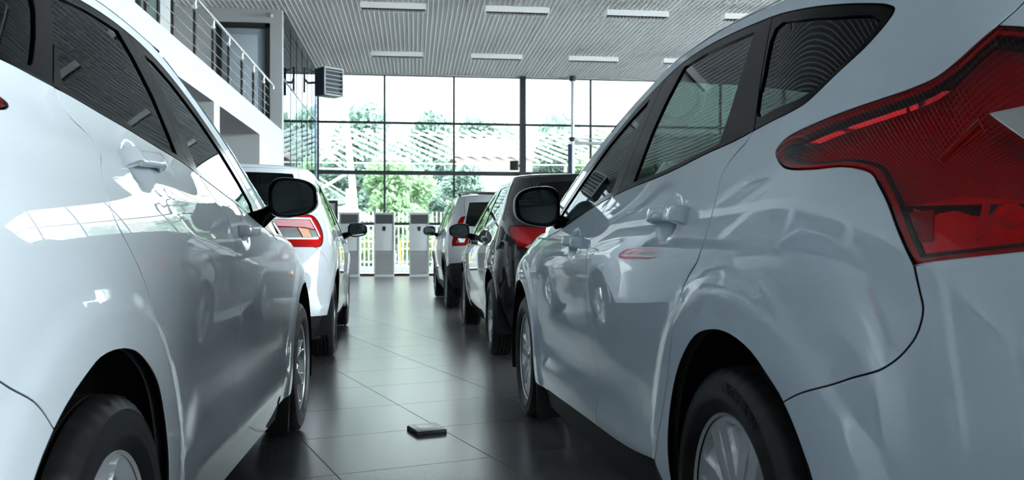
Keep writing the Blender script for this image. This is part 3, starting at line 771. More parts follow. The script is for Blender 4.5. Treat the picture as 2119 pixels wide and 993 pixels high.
def build_car(K):
    B = K['low']; U = K['up']; sp = K['sp']; hi = K['hi']; wb = K['wb']; paint = M[K['paint']]; trim = M[K.get('trim', 'piano')]
    # placement
    P0 = K['P0']; a = math.radians(K['head'])+ALPHA
    X, Y = P0[0]*math.cos(ALPHA)+P0[1]*math.sin(ALPHA), P0[1]*math.cos(ALPHA)-P0[0]*math.sin(ALPHA)
    root = empty(K['name'], (X, Y, 0), PI/2-a, K['label'], 'car')
    zb = spline(K['zb']); zt = spline(K['zt']); rail = spline(K['rail']); dbot = spline(K['doorbot']); zh = spline(K['hood'])
    A = K['arch']                                      # rear arch outline, front bottom -> over -> rear bottom
    qt = K['qt']; S0 = qt[0]; S1 = qt[-1]; j2b, j2t = K['bpillar']; tip = K['tip']
    rd, fd, fen = K['rdseam'], K['fdseam'], K['fenseam']
    N_ = 24
    def along(f, u0, u1, n=N_): return [(u0+(u1-u0)*i/n, f(u0+(u1-u0)*i/n)) for i in range(n+1)]
    fx = K.get('archF', wb-0.035)
    # front arch: same outline mirrored about its axis and moved forward
    arcF = [(fx+0.375*math.cos(q), max(0.22, 0.335+0.372*math.sin(q))) for q in [math.radians(t) for t in range(-14, 195, 8)]]
    arcF = [(p[0], p[1]) for p in arcF]                # from front low over the top to rear low
    railpts = lambda u0, u1, n=40: along(rail, u0, u1, n)
    hs = K['hseam']                                    # lamp top inboard -> rail
    z_r0 = rail(hs[-1][0])
    hs = hs[:-1]+[(hs[-1][0], z_r0)]
    lamp = sm(K['lamp_out'], 4)                        # from bumper seam end, round the outer tip, to hatch seam start
    bs = sm(K['bseam'], 4)                             # arch -> lamp bottom
    aline = K['aline']                                 # painted A-pillar outer edge, top -> base
    At = sm(A, 3)
    # where the bumper seam meets the arch
    k0 = min(range(len(At)), key=lambda i: math.hypot(At[i][0]-bs[0][0], At[i][1]-bs[0][1]))
    archFrontPart = At[:k0+1]; archRearPart = At[k0:]
    archFrontPart[-1] = bs[0]; archRearPart = [bs[0]]+archRearPart[1:]
    quarter = join(sm(rd, 4), [S0], sm(qt, 4), along(zt, S1[0], tip[0], 30)[:-1]+[tip], list(reversed(sm(aline, 3))),
                   list(reversed(railpts(hs[-1][0], aline[0][0]))), list(reversed(sm(hs, 3))), list(reversed(lamp)), list(reversed(bs)), list(reversed(archFrontPart)))
    ref = K.get('refine', [])
    arches = [(-0.05, 0.33, 0.56, 0.019)] if hi else []
    P, F, N = skin(U if False else B if False else K['mid'], quarter, sp=sp, refine=arches+ref)
    liner = skin(K['mid'], quarter, sp=sp*2.5, off=-0.028, flange=0)
    for s in (1, -1):
        body = mk('body_side', P, F, N, paint, root, s)
        mk('body_side_lining', [tuple(p) for p in liner[0]], [tuple(reversed(f)) for f in liner[1]], [(-n[0], -n[1], -n[2]) for n in liner[2]], M['lining'], body, s)
    # roof
    z_top = rail(aline[0][0])
    us = []
    n = 60 if hi else 36
    um = U.umin(rail(-2)); 
    def railz(u): return rail(u) if u < aline[0][0] else z_top
    # solve the tail centre on the rail curve
    uc = -1.2
    for _ in range(40): uc = U.umin(railz(uc))
    uf = U.umax(z_top)
    us = [uc+(uf-uc)*i/n for i in range(n+1)]
    xr, xf = U.S(uc, railz(uc))[0], U.S(uf, z_top)[0]
    rs = spline(K['roof'])
    def spine(f, p):
        x = max(xr, min(xf, p.x)); return x, rs(x)
    P, F = cap(U, us, railz, spine, 0)
    roof = mk_cap('roof', P, F, paint, root)
    P, F = cap(U, us, lambda u: railz(u)-0.004, lambda f, p: (spine(f, p)[0], spine(f, p)[1]-0.04), 0, nv=6, off=-0.02)
    mk_cap('headlining', P, [tuple(reversed(f)) for f in F], M['headlining'], roof)
    if K.get('rails'):
        for s in (1, -1):
            mb = MB(); pts = []
            for i in range(15):
                u = -0.15+1.75*i/14; p = Vector(B.S(u, railz(u))); e = 0.07*min(1, 4*min(i, 14-i)/14+0.1)
                pts.append((p.x, (p.y-0.035)*s, p.z+0.02+e))
            mb.tube(pts, 0.018, 10); mb.build('roof_rail', M['plastic'], root)
    # doors
    rdoor = join(sm(rd, 4), along(zb, S0[0], fd[-1][0]), list(reversed(sm(fd, 4))), along(dbot, fd[0][0], rd[0][0], 12))
    fdoor = join(sm(fd, 4), along(zb, fd[-1][0], fen[-1][0]), list(reversed(sm(fen, 4))), along(dbot, fen[0][0], fd[0][0], 12))
    for nm, poly in (('rear_door', rdoor), ('front_door', fdoor)):
        P, F, N = skin(B, poly, sp=sp, gap=0.003, refine=[r for r in ref if r[0] > (0 if nm[0] == 'r' else fd[-1][0]-0.1)])
        for s in (1, -1):
            d = mk(nm, P, F, N, paint, root, s)
            hd = K['handles'][0 if nm[0] == 'r' else 1]
            hu, hz, hl, hh = hd
            mb = MB(); rings = []
            nn = 14
            for i in range(nn+1):
                t = i/nn; u = hu-hl/2+hl*t; p = Vector(B.S(u, hz+0.006*t)); no = Vector(B.N(u, hz))
                lift = -0.002+0.034*math.sin(PI*min(max(t, 0.0), 1.0))**0.40
                hw_ = hh/2*(1.0 if K['hstyle'] == 'bar' else (1.0 if t > 0.25 else 0.92)); th = 0.010
                tg = (Vector(B.S(u, hz+0.01))-Vector(B.S(u, hz-0.01))).normalized()
                r = []
                for k in range(16):
                    q = 2*PI*k/16; cs, sn = math.cos(q), math.sin(q); rr = (abs(cs)**4+abs(sn)**4)**-0.25
                    r.append(tuple(p+no*(lift-0.004+th*rr*sn)+tg*hw_*rr*cs*(0.9 if i in (0, nn) else 1)))
                rings.append([(v[0], v[1]*s, v[2]) for v in r])
            mb.loft(rings)
            # lock cap at the rear end
            rings = []
            for i in range(5):
                u = hu-hl/2-0.012+0.050*i/4; p = Vector(B.S(u, hz)); no = Vector(B.N(u, hz)); tg = (Vector(B.S(u, hz+0.01))-Vector(B.S(u, hz-0.01))).normalized(); r = []
                hgt = (0.010, 0.030, 0.036, 0.036, 0.033)[i]
                for k in range(16):
                    q = 2*PI*k/16; cs, sn = math.cos(q), math.sin(q); rr = (abs(cs)**5+abs(sn)**5)**-0.2
                    v = p+no*(hgt/2-0.004+(hgt/2+0.004)*rr*sn)+tg*(hh*0.52)*rr*cs; r.append((v[0], v[1]*s, v[2]))
                rings.append(r)
            mb.loft(rings)
            mb.build('door_handle', paint, d, sharp=50)
    # fender, bonnet, front bumper, head lamp, grille
    hu0 = fen[-1][0]; ul = wb+0.52
    lampz = K.get('headz', 0.66)
    fend = join(sm(fen, 4), along(zh, hu0, ul, 16), [(ul-0.02, lampz+0.06), (fx+0.385, lampz-0.10)], [p for p in arcF if not (p[0] > fx+0.3 and p[1] < lampz-0.10)], [(fen[0][0], arcF[-1][1])] if fen[0][1] > arcF[-1][1]+0.01 else [])
    P, F, N = skin(B, fend, sp=sp, refine=([(fx, 0.335, 0.5, 0.022)] if hi else []))
    for s in (1, -1):
        fo = mk('front_fender', P, F, N, paint, root, s)
        if K.get('marker'):
            u, z = K['marker']; p = Vector(B.S(u, z)); mb = MB(); mb.lathe([(0.001, 0.007), (0.013, 0.006), (0.019, 0.002), (0.020, -0.004)], n=20)
            o = mb.build('side_marker_lamp', M['amber'], fo); o.location = (p.x, p.y*s, p.z); o.rotation_euler = (0, 0, 0 if s > 0 else PI); o.scale = (1.3, 1, 0.8)
    def cz(body, z, front): return (body.umax(z) if front else body.umin(z), z)
    zc_h = zh(B.umax(0.72)); 
    ucf = 3.6
    for _ in range(40): ucf = B.umax(zh(ucf))
    n = 40
    us = [hu0+(ucf-hu0)*i/n for i in range(n+1)]
    xc0 = K['cowl']; xn = B.S(ucf, zh(ucf))[0]
    hsp = spline([(xc0-0.6, zh(hu0)+0.07), (xc0, zh(hu0)+0.05), ((xc0+xn)/2, zh((hu0+ul)/2)+0.06), (xn, zh(ucf)+0.003)])
    def hspine(f, p):
        t = (p.x-Vector(B.S(hu0, zh(hu0))).x)/max(1e-3, xn-Vector(B.S(hu0, zh(hu0))).x); x = xc0+(xn-xc0)*max(0, min(1, t))
        return x, hsp(x)
    P, F = cap(B, us, zh, hspine, 0, T0=0.08)
    mk_cap('bonnet', P, F, paint, root)
    hl = join([(ul, zh(ul)-0.004), (ul-0.02, lampz+0.06), (fx+0.385, lampz-0.10), (ul+0.30, lampz-0.08), (ul+0.36, zh(ul+0.36)-0.004)], along(zh, ul+0.36, ul, 8)[1:-1])
    P, F, N = skin(B, hl, sp=sp*1.5)
    P2, F2, N2 = skin(B, hl, sp=sp*1.5, off=-0.05, flange=0)
    for s in (1, -1):
        o = mk('head_lamp', P, F, N, M['lens_clear'], root, s); mk('lamp_reflector', P2, F2, N2, M['lamp_silver'], o, s)
    gr = join([cz(B, 0.45, True), cz(B, zh(ucf)-0.005, True)] , [(ul+0.36, zh(ul+0.36)-0.006), (ul+0.30, lampz-0.08), (ul+0.42, 0.45)])
    P, F, N = whole(*skin(B, gr, sp=sp*2, off=-0.01)); mk('grille', P, F, N, M['plastic'], root)
    fb = join([cz(B, 0.20, True), cz(B, 0.45, True), (ul+0.42, 0.45), (ul+0.30, lampz-0.08), (fx+0.385, lampz-0.10)], list(reversed([p for p in arcF if p[0] > fx+0.3 and p[1] < lampz-0.10])), [(fx+0.37, 0.20)])
    P, F, N = whole(*skin(B, fb, sp=sp*2)); mk('front_bumper', P, F, N, paint, root)
    # sills
    sill = join(along(dbot, rd[0][0]-0.02, fen[0][0]+0.02, 20), [(fen[0][0]+0.04, K['sillz']), (At[0][0]+0.02, K['sillz']), (At[0][0], dbot(At[0][0])-0.01)])
    P, F, N = skin(B, sill, sp=sp*1.5, off=-0.004)
    for s in (1, -1): mk('sill', P, F, N, M[K['sillmat']], root, s)
    # window surrounds and panes
    q_tr = join(sm(qt, 4), [S1, S0]); mid_z = lambda a, b, t: (a[0]+(b[0]-a[0])*t, a[1]+(b[1]-a[1])*t)
    j1 = [S0, mid_z(S0, S1, 0.5), S1]
    b_b = (j2b, zb(j2b)); b_t = (j2t, zt(j2t))
    r_tr = join(along(zb, S0[0], j2b), [b_b, b_t], along(zt, j2t, S1[0]), [S1, S0])
    f_tr = join(along(zb, j2b, tip[0])[:-1], [tip], along(zt, tip[0], j2t)[1:], [b_t, b_b])
    gq = sm(K['glass_q'], 3, True) if K.get('glass_q') else None
    grr = K['glass_r']; gf = K['glass_f']
    for nm, poly, g, gm in (('quarter_window_surround', q_tr, gq, K['gm'][0]), ('rear_door_window_frame', r_tr, grr, K['gm'][1]), ('front_door_window_frame', f_tr, gf, K['gm'][2])):
        if g is None:
            P, F, N = skin(K['mid'], poly, sp=sp*1.4, off=-0.001)
            for s in (1, -1): mk(nm, P, F, N, trim, root, s)
            continue
        P, F, N = skin(K['mid'], poly, holes=[g], sp=sp*1.4, off=-0.001, flange=0.010, lip=0.0008)
        Pg, Fg, Ng = skin(K['mid'], g, sp=sp*1.6, off=-0.006, gap=-0.003, flange=0)
        for s in (1, -1):
            o = mk(nm, P, F, N, trim, root, s); mk('window_glass', Pg, Fg, Ng, M[gm], o, s)
    # windscreen
    zc0 = K['wsz']
    e0 = K.get('wse', 0.05)
    ws = [(U.uf(zc0)+e0, zc0)]+[(U.uf(z)+e0, z) for z in [zc0+(z_top-0.012-zc0)*i/12 for i in range(1, 13)]]+[cz(U, z_top-0.012-0.0*i, True) for i in range(1)]+[cz(U, z_top-0.012-(z_top-0.012-zc0)*i/12, True) for i in range(1, 13)]
    P, F, N = whole(*skin(U, join(ws), sp=sp*2, flange=0.004)); mk('windscreen', P, F, N, M['windscreen'], root)
    # tailgate with its window
    hz0 = K['tgz']; ti = K['lamp_in']                   # lamp inboard edge, bottom -> top (ends at hatch seam start)
    tgb = K['tg_bottom']                                # outer bottom corner -> lamp bottom
    ztail = railz(uc)
    rw = K['rear_glass']
    rwp = join([cz(U, rw[0], False)], rw[2:], [cz(U, rw[1], False)])
    tg = join([cz(U, hz0, False)], tgb, ti, sm(hs, 3), [(u, rail(u)) for u in [hs[-1][0]+(uc-hs[-1][0])*i/12 for i in range(1, 12)]], [cz(U, ztail, False)],
              [cz(U, ztail+(rw[1]-ztail)*i/4, False) for i in range(1, 4)])
    tg = join(tg, [cz(U, rw[1], False)], list(reversed(rw[2:])), [cz(U, rw[0], False)], [cz(U, rw[0]+(hz0-rw[0])*i/6, False) for i in range(1, 6)])
    P, F, N = whole(*skin(U, tg, sp=sp*1.5)); tgo = mk('tailgate', P, F, N, paint, root)
    P, F, N = whole(*skin(U, rwp, sp=sp*2, off=-0.003, gap=0.0005)); mk('rear_window', P, F, N, M['privacy'], tgo)
    # tail lamps
    lpoly = join(lamp, list(reversed(ti)))
    P, F, N = skin(K['mid'], lpoly, sp=sp*0.8, gap=0.003, off=0.001)
    li = skin(K['mid'], inset(dens(lpoly, 0.02), 0.004, B), sp=sp, off=K.get('lamp_off', -0.045), flange=0)
    ring_o = inset(dens(lpoly, 0.012), 0.011, B); ring_i = inset(ring_o, 0.007, B)
    lg = skin(K['mid'], ring_o, holes=[ring_i], sp=0.012, off=-0.010, flange=0.010, gap=0, lip=0.0003)
    rimp = skin(K['mid'], inset(dens(lpoly, 0.012), 0.0035, B), holes=[ring_o], sp=0.014, off=-0.006, flange=0, gap=0)
    for s in (1, -1):
        lo = mk('tail_lamp', P, F, N, M['lens'], root, s)
        mk('lamp_housing', li[0], li[1], li[2], M[K.get('lamp_base', 'lamp_dark')], lo, s)
        mk('lamp_rim', rimp[0], rimp[1], rimp[2], M['lamp_rim'], lo, s)
        if K.get('gasket', 'd') != 'n': mk('lamp_gasket', lg[0], lg[1], lg[2], M['rubber'] if K.get('gasket', 'd') == 'd' else M['lamp_white'], lo, s)
        for nm, poly, of, mm in K.get('lamp_parts', []):
            p_, f_, n_ = skin(K['mid'], poly, sp=0.02, off=of, flange=0.03, gap=0)
            mk(nm, p_, f_, n_, M[mm], lo, s)
        for (u, z, r) in K.get('lamp_bulbs', []):
            p = Vector(B.S(u, z)); no = Vector(B.N(u, z)); mb = MB()
            for (rr, dd) in ((r, 0.0), (r*0.62, 0.008)):
                mb.lathe([(0.0005, dd+0.006), (rr*0.5, dd+0.004), (rr*0.85, dd), (rr, dd-0.006), (rr*1.02, dd-0.02)], n=28)
            o = mb.build('lamp_bulb', M['lamp_red'], lo, sharp=30)
            o.location = (p.x-no.x*0.035, (p.y-no.y*0.035)*s, p.z); o.rotation_euler = (0, 0, math.atan2(-no.x, no.y) if s > 0 else PI-math.atan2(-no.x, no.y))
    # rear bumper
    bz = K['bumpz']
    def clampc(p): return p
    rb = join(archRearPart, [(At[-1][0]-0.01, bz)], [(At[-1][0]-0.01+(B.umin(bz)-At[-1][0])*i/8, bz+(K['bumpzc']-bz)*min(1, i/3)) for i in range(1, 8)], [cz(B, K['bumpzc'], False)],
              [cz(B, K['bumpzc']+(hz0-K['bumpzc'])*i/5, False) for i in range(1, 5)], [cz(B, hz0, False)], tgb, list(reversed(bs)))
    P, F, N = whole(*skin(B, rb, sp=sp, refine=arches)); rbo = mk('rear_bumper', P, F, N, paint if not K.get('bump_mat') else M[K['bump_mat']], root)
    # black valance underneath
    P = []; 
    vl = join([(At[-1][0], bz+0.02)], [(At[-1][0]+(B.umin(bz)-At[-1][0])*i/10, bz+0.015+(K['bumpzc']-bz)*min(1, i/3)) for i in range(1, 10)], [cz(B, K['bumpzc']+0.02, False), cz(B, 0.16, False)], [(At[-1][0], 0.16)])
    P, F, N = whole(*skin(B, vl, sp=sp*2, off=-0.03)); mk('rear_valance', P, F, N, M['plastic'], rbo)
    if K.get('low_clad'):
        zc_ = K['low_clad']
        lc = join([(At[-1][0]-0.03, bz)], [(At[-1][0]-0.03+(B.umin(bz)-At[-1][0])*i/8, bz) for i in range(1, 8)], [cz(B, bz, False)], [cz(B, bz+(zc_-bz)*i/5, False) for i in range(1, 6)], [(-0.95, zc_), (-0.60, zc_-0.02), (-0.42, zc_-0.08), (-0.44, 0.45)])
        P, F, N = whole(*skin(B, lc, sp=sp, off=0.006)); mk('bumper_cladding', P, F, N, M['plastic'], rbo)
    # arch claddings
    if K.get('cladding'):
        cl = [(-0.03+0.45*math.cos(q), max(0.22, 0.33+0.45*math.sin(q))) for q in [math.radians(t) for t in range(-12, 196, 8)]]
        poly = join(cl, list(reversed(At)))
        P, F, N = skin(B, poly, sp=sp, off=0.008)
        cf = [(p[0]+fx+0.03, p[1]) for p in cl]
        P2, F2, N2 = skin(B, join(cf, list(reversed(arcF))), sp=sp, off=0.008)
        for s in (1, -1): mk('arch_cladding', P, F, N, M['plastic'], root, s); mk('arch_cladding', P2, F2, N2, M['plastic'], root, s)
    # inner shell below the windows, panel-gap shade put into its black; wheel wells, floor
    mb = MB()
    for s in (1, -1):
        V = []; F = []; nu = 70; nz = 12
        for i in range(nu+1):
            for j in range(nz+1):
                t = i/nu
                z0 = 0.20; ztop = 0.70+0*t
                z = z0+(ztop-z0)*j/nz
                ua, ub = B.umin(z), B.umax(z); u = ua+(ub-ua)*t
                zz_top = (zb(max(S0[0], min(tip[0], u)))-0.06) if u < tip[0] else zh(min(u, ucf))-0.05
                zz_top = min(zz_top, 0.95)
                z = z0+(zz_top-z0)*j/nz
                ua, ub = B.umin(z), B.umax(z); u = ua+(ub-ua)*t
                p = B.S(u, z); n_ = B.N(u, z); V.append((p[0]-n_[0]*0.034, (p[1]-n_[1]*0.034)*s, p[2]))
        for i in range(nu):
            for j in range(nz):
                q = [i*(nz+1)+j, i*(nz+1)+j+1, (i+1)*(nz+1)+j+1, (i+1)*(nz+1)+j]
                cx_ = sum(V[k][0] for k in q)/4; czz = sum(V[k][2] for k in q)/4
                if math.hypot(cx_+0.03, czz-0.33) < 0.42 or math.hypot(cx_-fx, czz-0.33) < 0.41: continue
                F.append(tuple(q))
        mb.add(V, F, False)
    mb.box((wb/2+0.05, 0, 0.215), (wb-0.9, 1.52, 0.05)); mb.box((-0.35, 0, 0.30), (0.6, 1.05, 0.04)); mb.box((wb+0.25, 0, 0.27), (0.9, 1.1, 0.04))
    mb.box((wb/2, 0, 0.27), (wb+0.4, 1.0, 0.05))
    mb.build('inner_shell', M['void'], root)
    for (cx_, cz_) in ((-0.03, 0.335), (fx, 0.335)):
        for s in (1, -1):
            mb = MB(); V = []; F = []; n = 28; w0 = 0.50; w1 = abs(B.S(cx_, 0.5)[1])-0.012
            for i in range(n+1):
                q = math.radians(-18+216*i/n)
                for yy, rr in ((w1, 0.395), (w1-0.03, 0.402), (w0, 0.402), (w0, 0.0)):
                    V.append((cx_+rr*math.cos(q), yy*s, cz_+rr*math.sin(q)))
            for i in range(n):
                for j in range(3): F.append((i*4+j, i*4+j+1, (i+1)*4+j+1, (i+1)*4+j))
            mb.add(V, F, True); mb.build('wheel_well', M['well'], root)
            if cx_ > 1 and K.get('mudflap'):
                mb = MB(); mb.bevbox((cx_-0.395, (w1-0.10)*s, 0.22), (0.02, 0.20, 0.26), 0.006, Matrix.Rotation(0.15, 3, 'Y')); mb.build('mud_flap', M['plastic'], root)
    # wheels
    for (x, nm) in ((0.0, 'r'), (wb, 'f')):
        for s in (1, -1):
            make_wheel(K['R'], K['Rr'], K['tw'], K['rim'], root, (x, (K['rim_y']-K['tw']/2*0.72-0.01)*s, K['R']), s, K.get('tyre_text') if (nm == 'r' and s == K['vis']) else None, hi)
    # mirrors
    mc, mw, mh, ma = K['mirror']
    for s in (1, -1): mirror_unit(root, mc, mw, mh, s, ma, K.get('mround', 2.8), K.get('mtilt', 0.0), K.get('mcap', K['paint']))
    # inside
    for (x, y) in ((1.22, 0.36), (1.22, -0.36)):
        seat(root, x, y, K['H']-0.37)
    mb = MB(); mb.bevbox((0.42, 0, 0.50), (0.48, 1.20, 0.16), 0.05); mb.bevbox((0.13, 0, 0.78), (0.14, 1.20, 0.56), 0.05, Matrix.Rotation(-0.28, 3, 'Y'))
    rbn = mb.build('rear_bench', M['fabric'], root)
    for y in (-0.36, 0.36):
        mb = MB(); mb.bevbox((0.02, y, K['H']-0.40), (0.09, 0.25, 0.15), 0.035); mb.build('headrest', M['fabric'], rbn)
    mb = MB(); mb.bevbox((2.02, 0, 0.84), (0.52, 1.34, 0.16), 0.05); mb.bevbox((1.80, -0.36 if not K.get('rhd') else 0.36, 0.93), (0.2, 0.34, 0.06), 0.02); mb.build('dashboard', M['lining'], root)
    mb = MB(); sw = []
    for i in range(33):
        q = 2*PI*i/32; sw.append((1.66+0.07*math.sin(q)*1.0, 0.36+0.18*math.cos(q), 0.88+0.165*math.sin(q)))
    mb.tube(sw, 0.014, 10, caps=False); mb.tube([(1.66, 0.19, 0.88), (1.67, 0.36, 0.87), (1.66, 0.53, 0.88)], 0.016, 8); mb.tube([(1.67, 0.36, 0.87), (1.9, 0.36, 0.80)], 0.03, 10)
    mb.build('steering_wheel', M['rubber'], root)
    mb = MB(); mb.bevbox((1.62, 0, K['H']-0.17), (0.03, 0.22, 0.06), 0.012); mb.tube([(1.64, 0, K['H']-0.16), (1.70, 0, K['H']-0.09)], 0.01, 8); mb.build('rear_view_mirror', M['rubber'], root)
    for nm, fn in K.get('extra', []): fn(root, B, U)
    return root
def seat(root, x, y, hz):
    mb = MB(); mb.bevbox((x, y, 0.50), (0.52, 0.50, 0.17), 0.05)
    mb.bevbox((x-0.32, y, 0.80), (0.14, 0.48, 0.62), 0.055, Matrix.Rotation(-0.27, 3, 'Y'))
    o = mb.build('front_seat', M['fabric'], root)
    mb = MB(); mb.bevbox((x-0.45, y, hz), (0.09, 0.26, 0.18), 0.04); mb.tube([(x-0.44, y-0.06, hz-0.2), (x-0.45, y-0.06, hz)], 0.007, 6); mb.tube([(x-0.44, y+0.06, hz-0.2), (x-0.45, y+0.06, hz)], 0.007, 6)
    mb.build('headrest', M['fabric'], o)
# ------------------------------------------------------------------ the five cars
def mk_bumps(wb, Rf, amp, bowls, door=0.008, dz=0.44, shoulder=None):
    def f(x, z):
        y = 0.0
        for c in (-0.05, wb-0.035):
            r = math.hypot(x-c, z-0.33)
            if r < Rf+0.07: y += amp*(1-sstep(Rf, Rf+0.06, r))
        if 0.35 < x < wb-0.35 and z < 0.75:
            wdw = sstep(0.40, 0.62, x)*(1-sstep(wb-0.62, wb-0.42, x))
            y -= door*wdw*math.exp(-((z-dz)/0.075)**2)
            y += door*0.7*wdw*math.exp(-((z-dz+0.12)/0.045)**2)
        if shoulder:
            zc = shoulder(x); y += 0.006*math.exp(-((z-zc)/0.03)**2)*sstep(-0.55, -0.2, x)
        for (bx, bz, rx, rz, dp) in bowls:
            d = math.hypot((x-bx)/rx, (z-bz)/rz)
            if d < 1: y -= dp*(1-d*d)**1.5
        return y
    return f
WHITE = (0.6, 0.7, 0.75)
def bodies(F, tail, nose, Lr, Lf, nr, nf, taper, shift, bumps, wsn, wsx, wnf=3.2):
    lo = Body(F, tail, nose, Lr, Lf, nr, nf, taper, shift, bumps)
    xs = spline(wsx); ns = spline(wsn)
    zz = [0.2, 0.5]+[0.85+0.05*i for i in range(16)]
    up = Body(F, tail, [(z, ns(z)) for z in zz], Lr, [(z, max(0.10, ns(z)-xs(z))) for z in zz], nr, wnf, taper, shift, bumps)
    return lo, up

# --- near right: white hatchback, its left flank and tail lamp fill the right of the picture
FA = [(0.15, 0.855), (0.30, 0.888), (0.45, 0.896), (0.60, 0.903), (0.75, 0.908), (0.85, 0.904), (0.93, 0.885), (1.0, 0.860), (1.2, 0.785), (1.38, 0.708), (1.45, 0.675)]
TAP = [(-1, 0.06), (-0.3, 0.015), (0.5, 0.0), (1.8, 0.0), (2.6, 0.008), (3.6, 0.045)]
lo, up = bodies(FA, [(0.15, -0.66), (0.3, -0.76), (0.5, -0.80), (0.65, -0.79), (0.85, -0.74), (1.0, -0.68), (1.2, -0.56), (1.4, -0.42), (1.5, -0.36)],
    [(0.15, 3.40), (0.4, 3.52), (0.6, 3.52), (0.75, 3.42), (0.85, 3.20), (0.95, 2.85)],
    [(0.15, 0.50), (0.8, 0.50), (1.4, 0.5)], [(0.15, 0.8), (1.0, 0.8)], 2.6, 2.4, TAP, [(-1, 0.07), (0.3, 0.05), (2.0, 0.0)],
    mk_bumps(2.648, 0.46, 0.012, [(0.33, 0.955, 0.085, 0.062, 0.024), (1.37, 0.893, 0.085, 0.060, 0.024)], 0.012, 0.45),
    [(0.95, 2.50), (1.2, 1.86), (1.44, 1.13)], [(0.95, 2.10), (1.03, 1.98), (1.16, 1.74), (1.27, 1.50), (1.34, 1.32), (1.40, 1.12), (1.44, 0.96)])
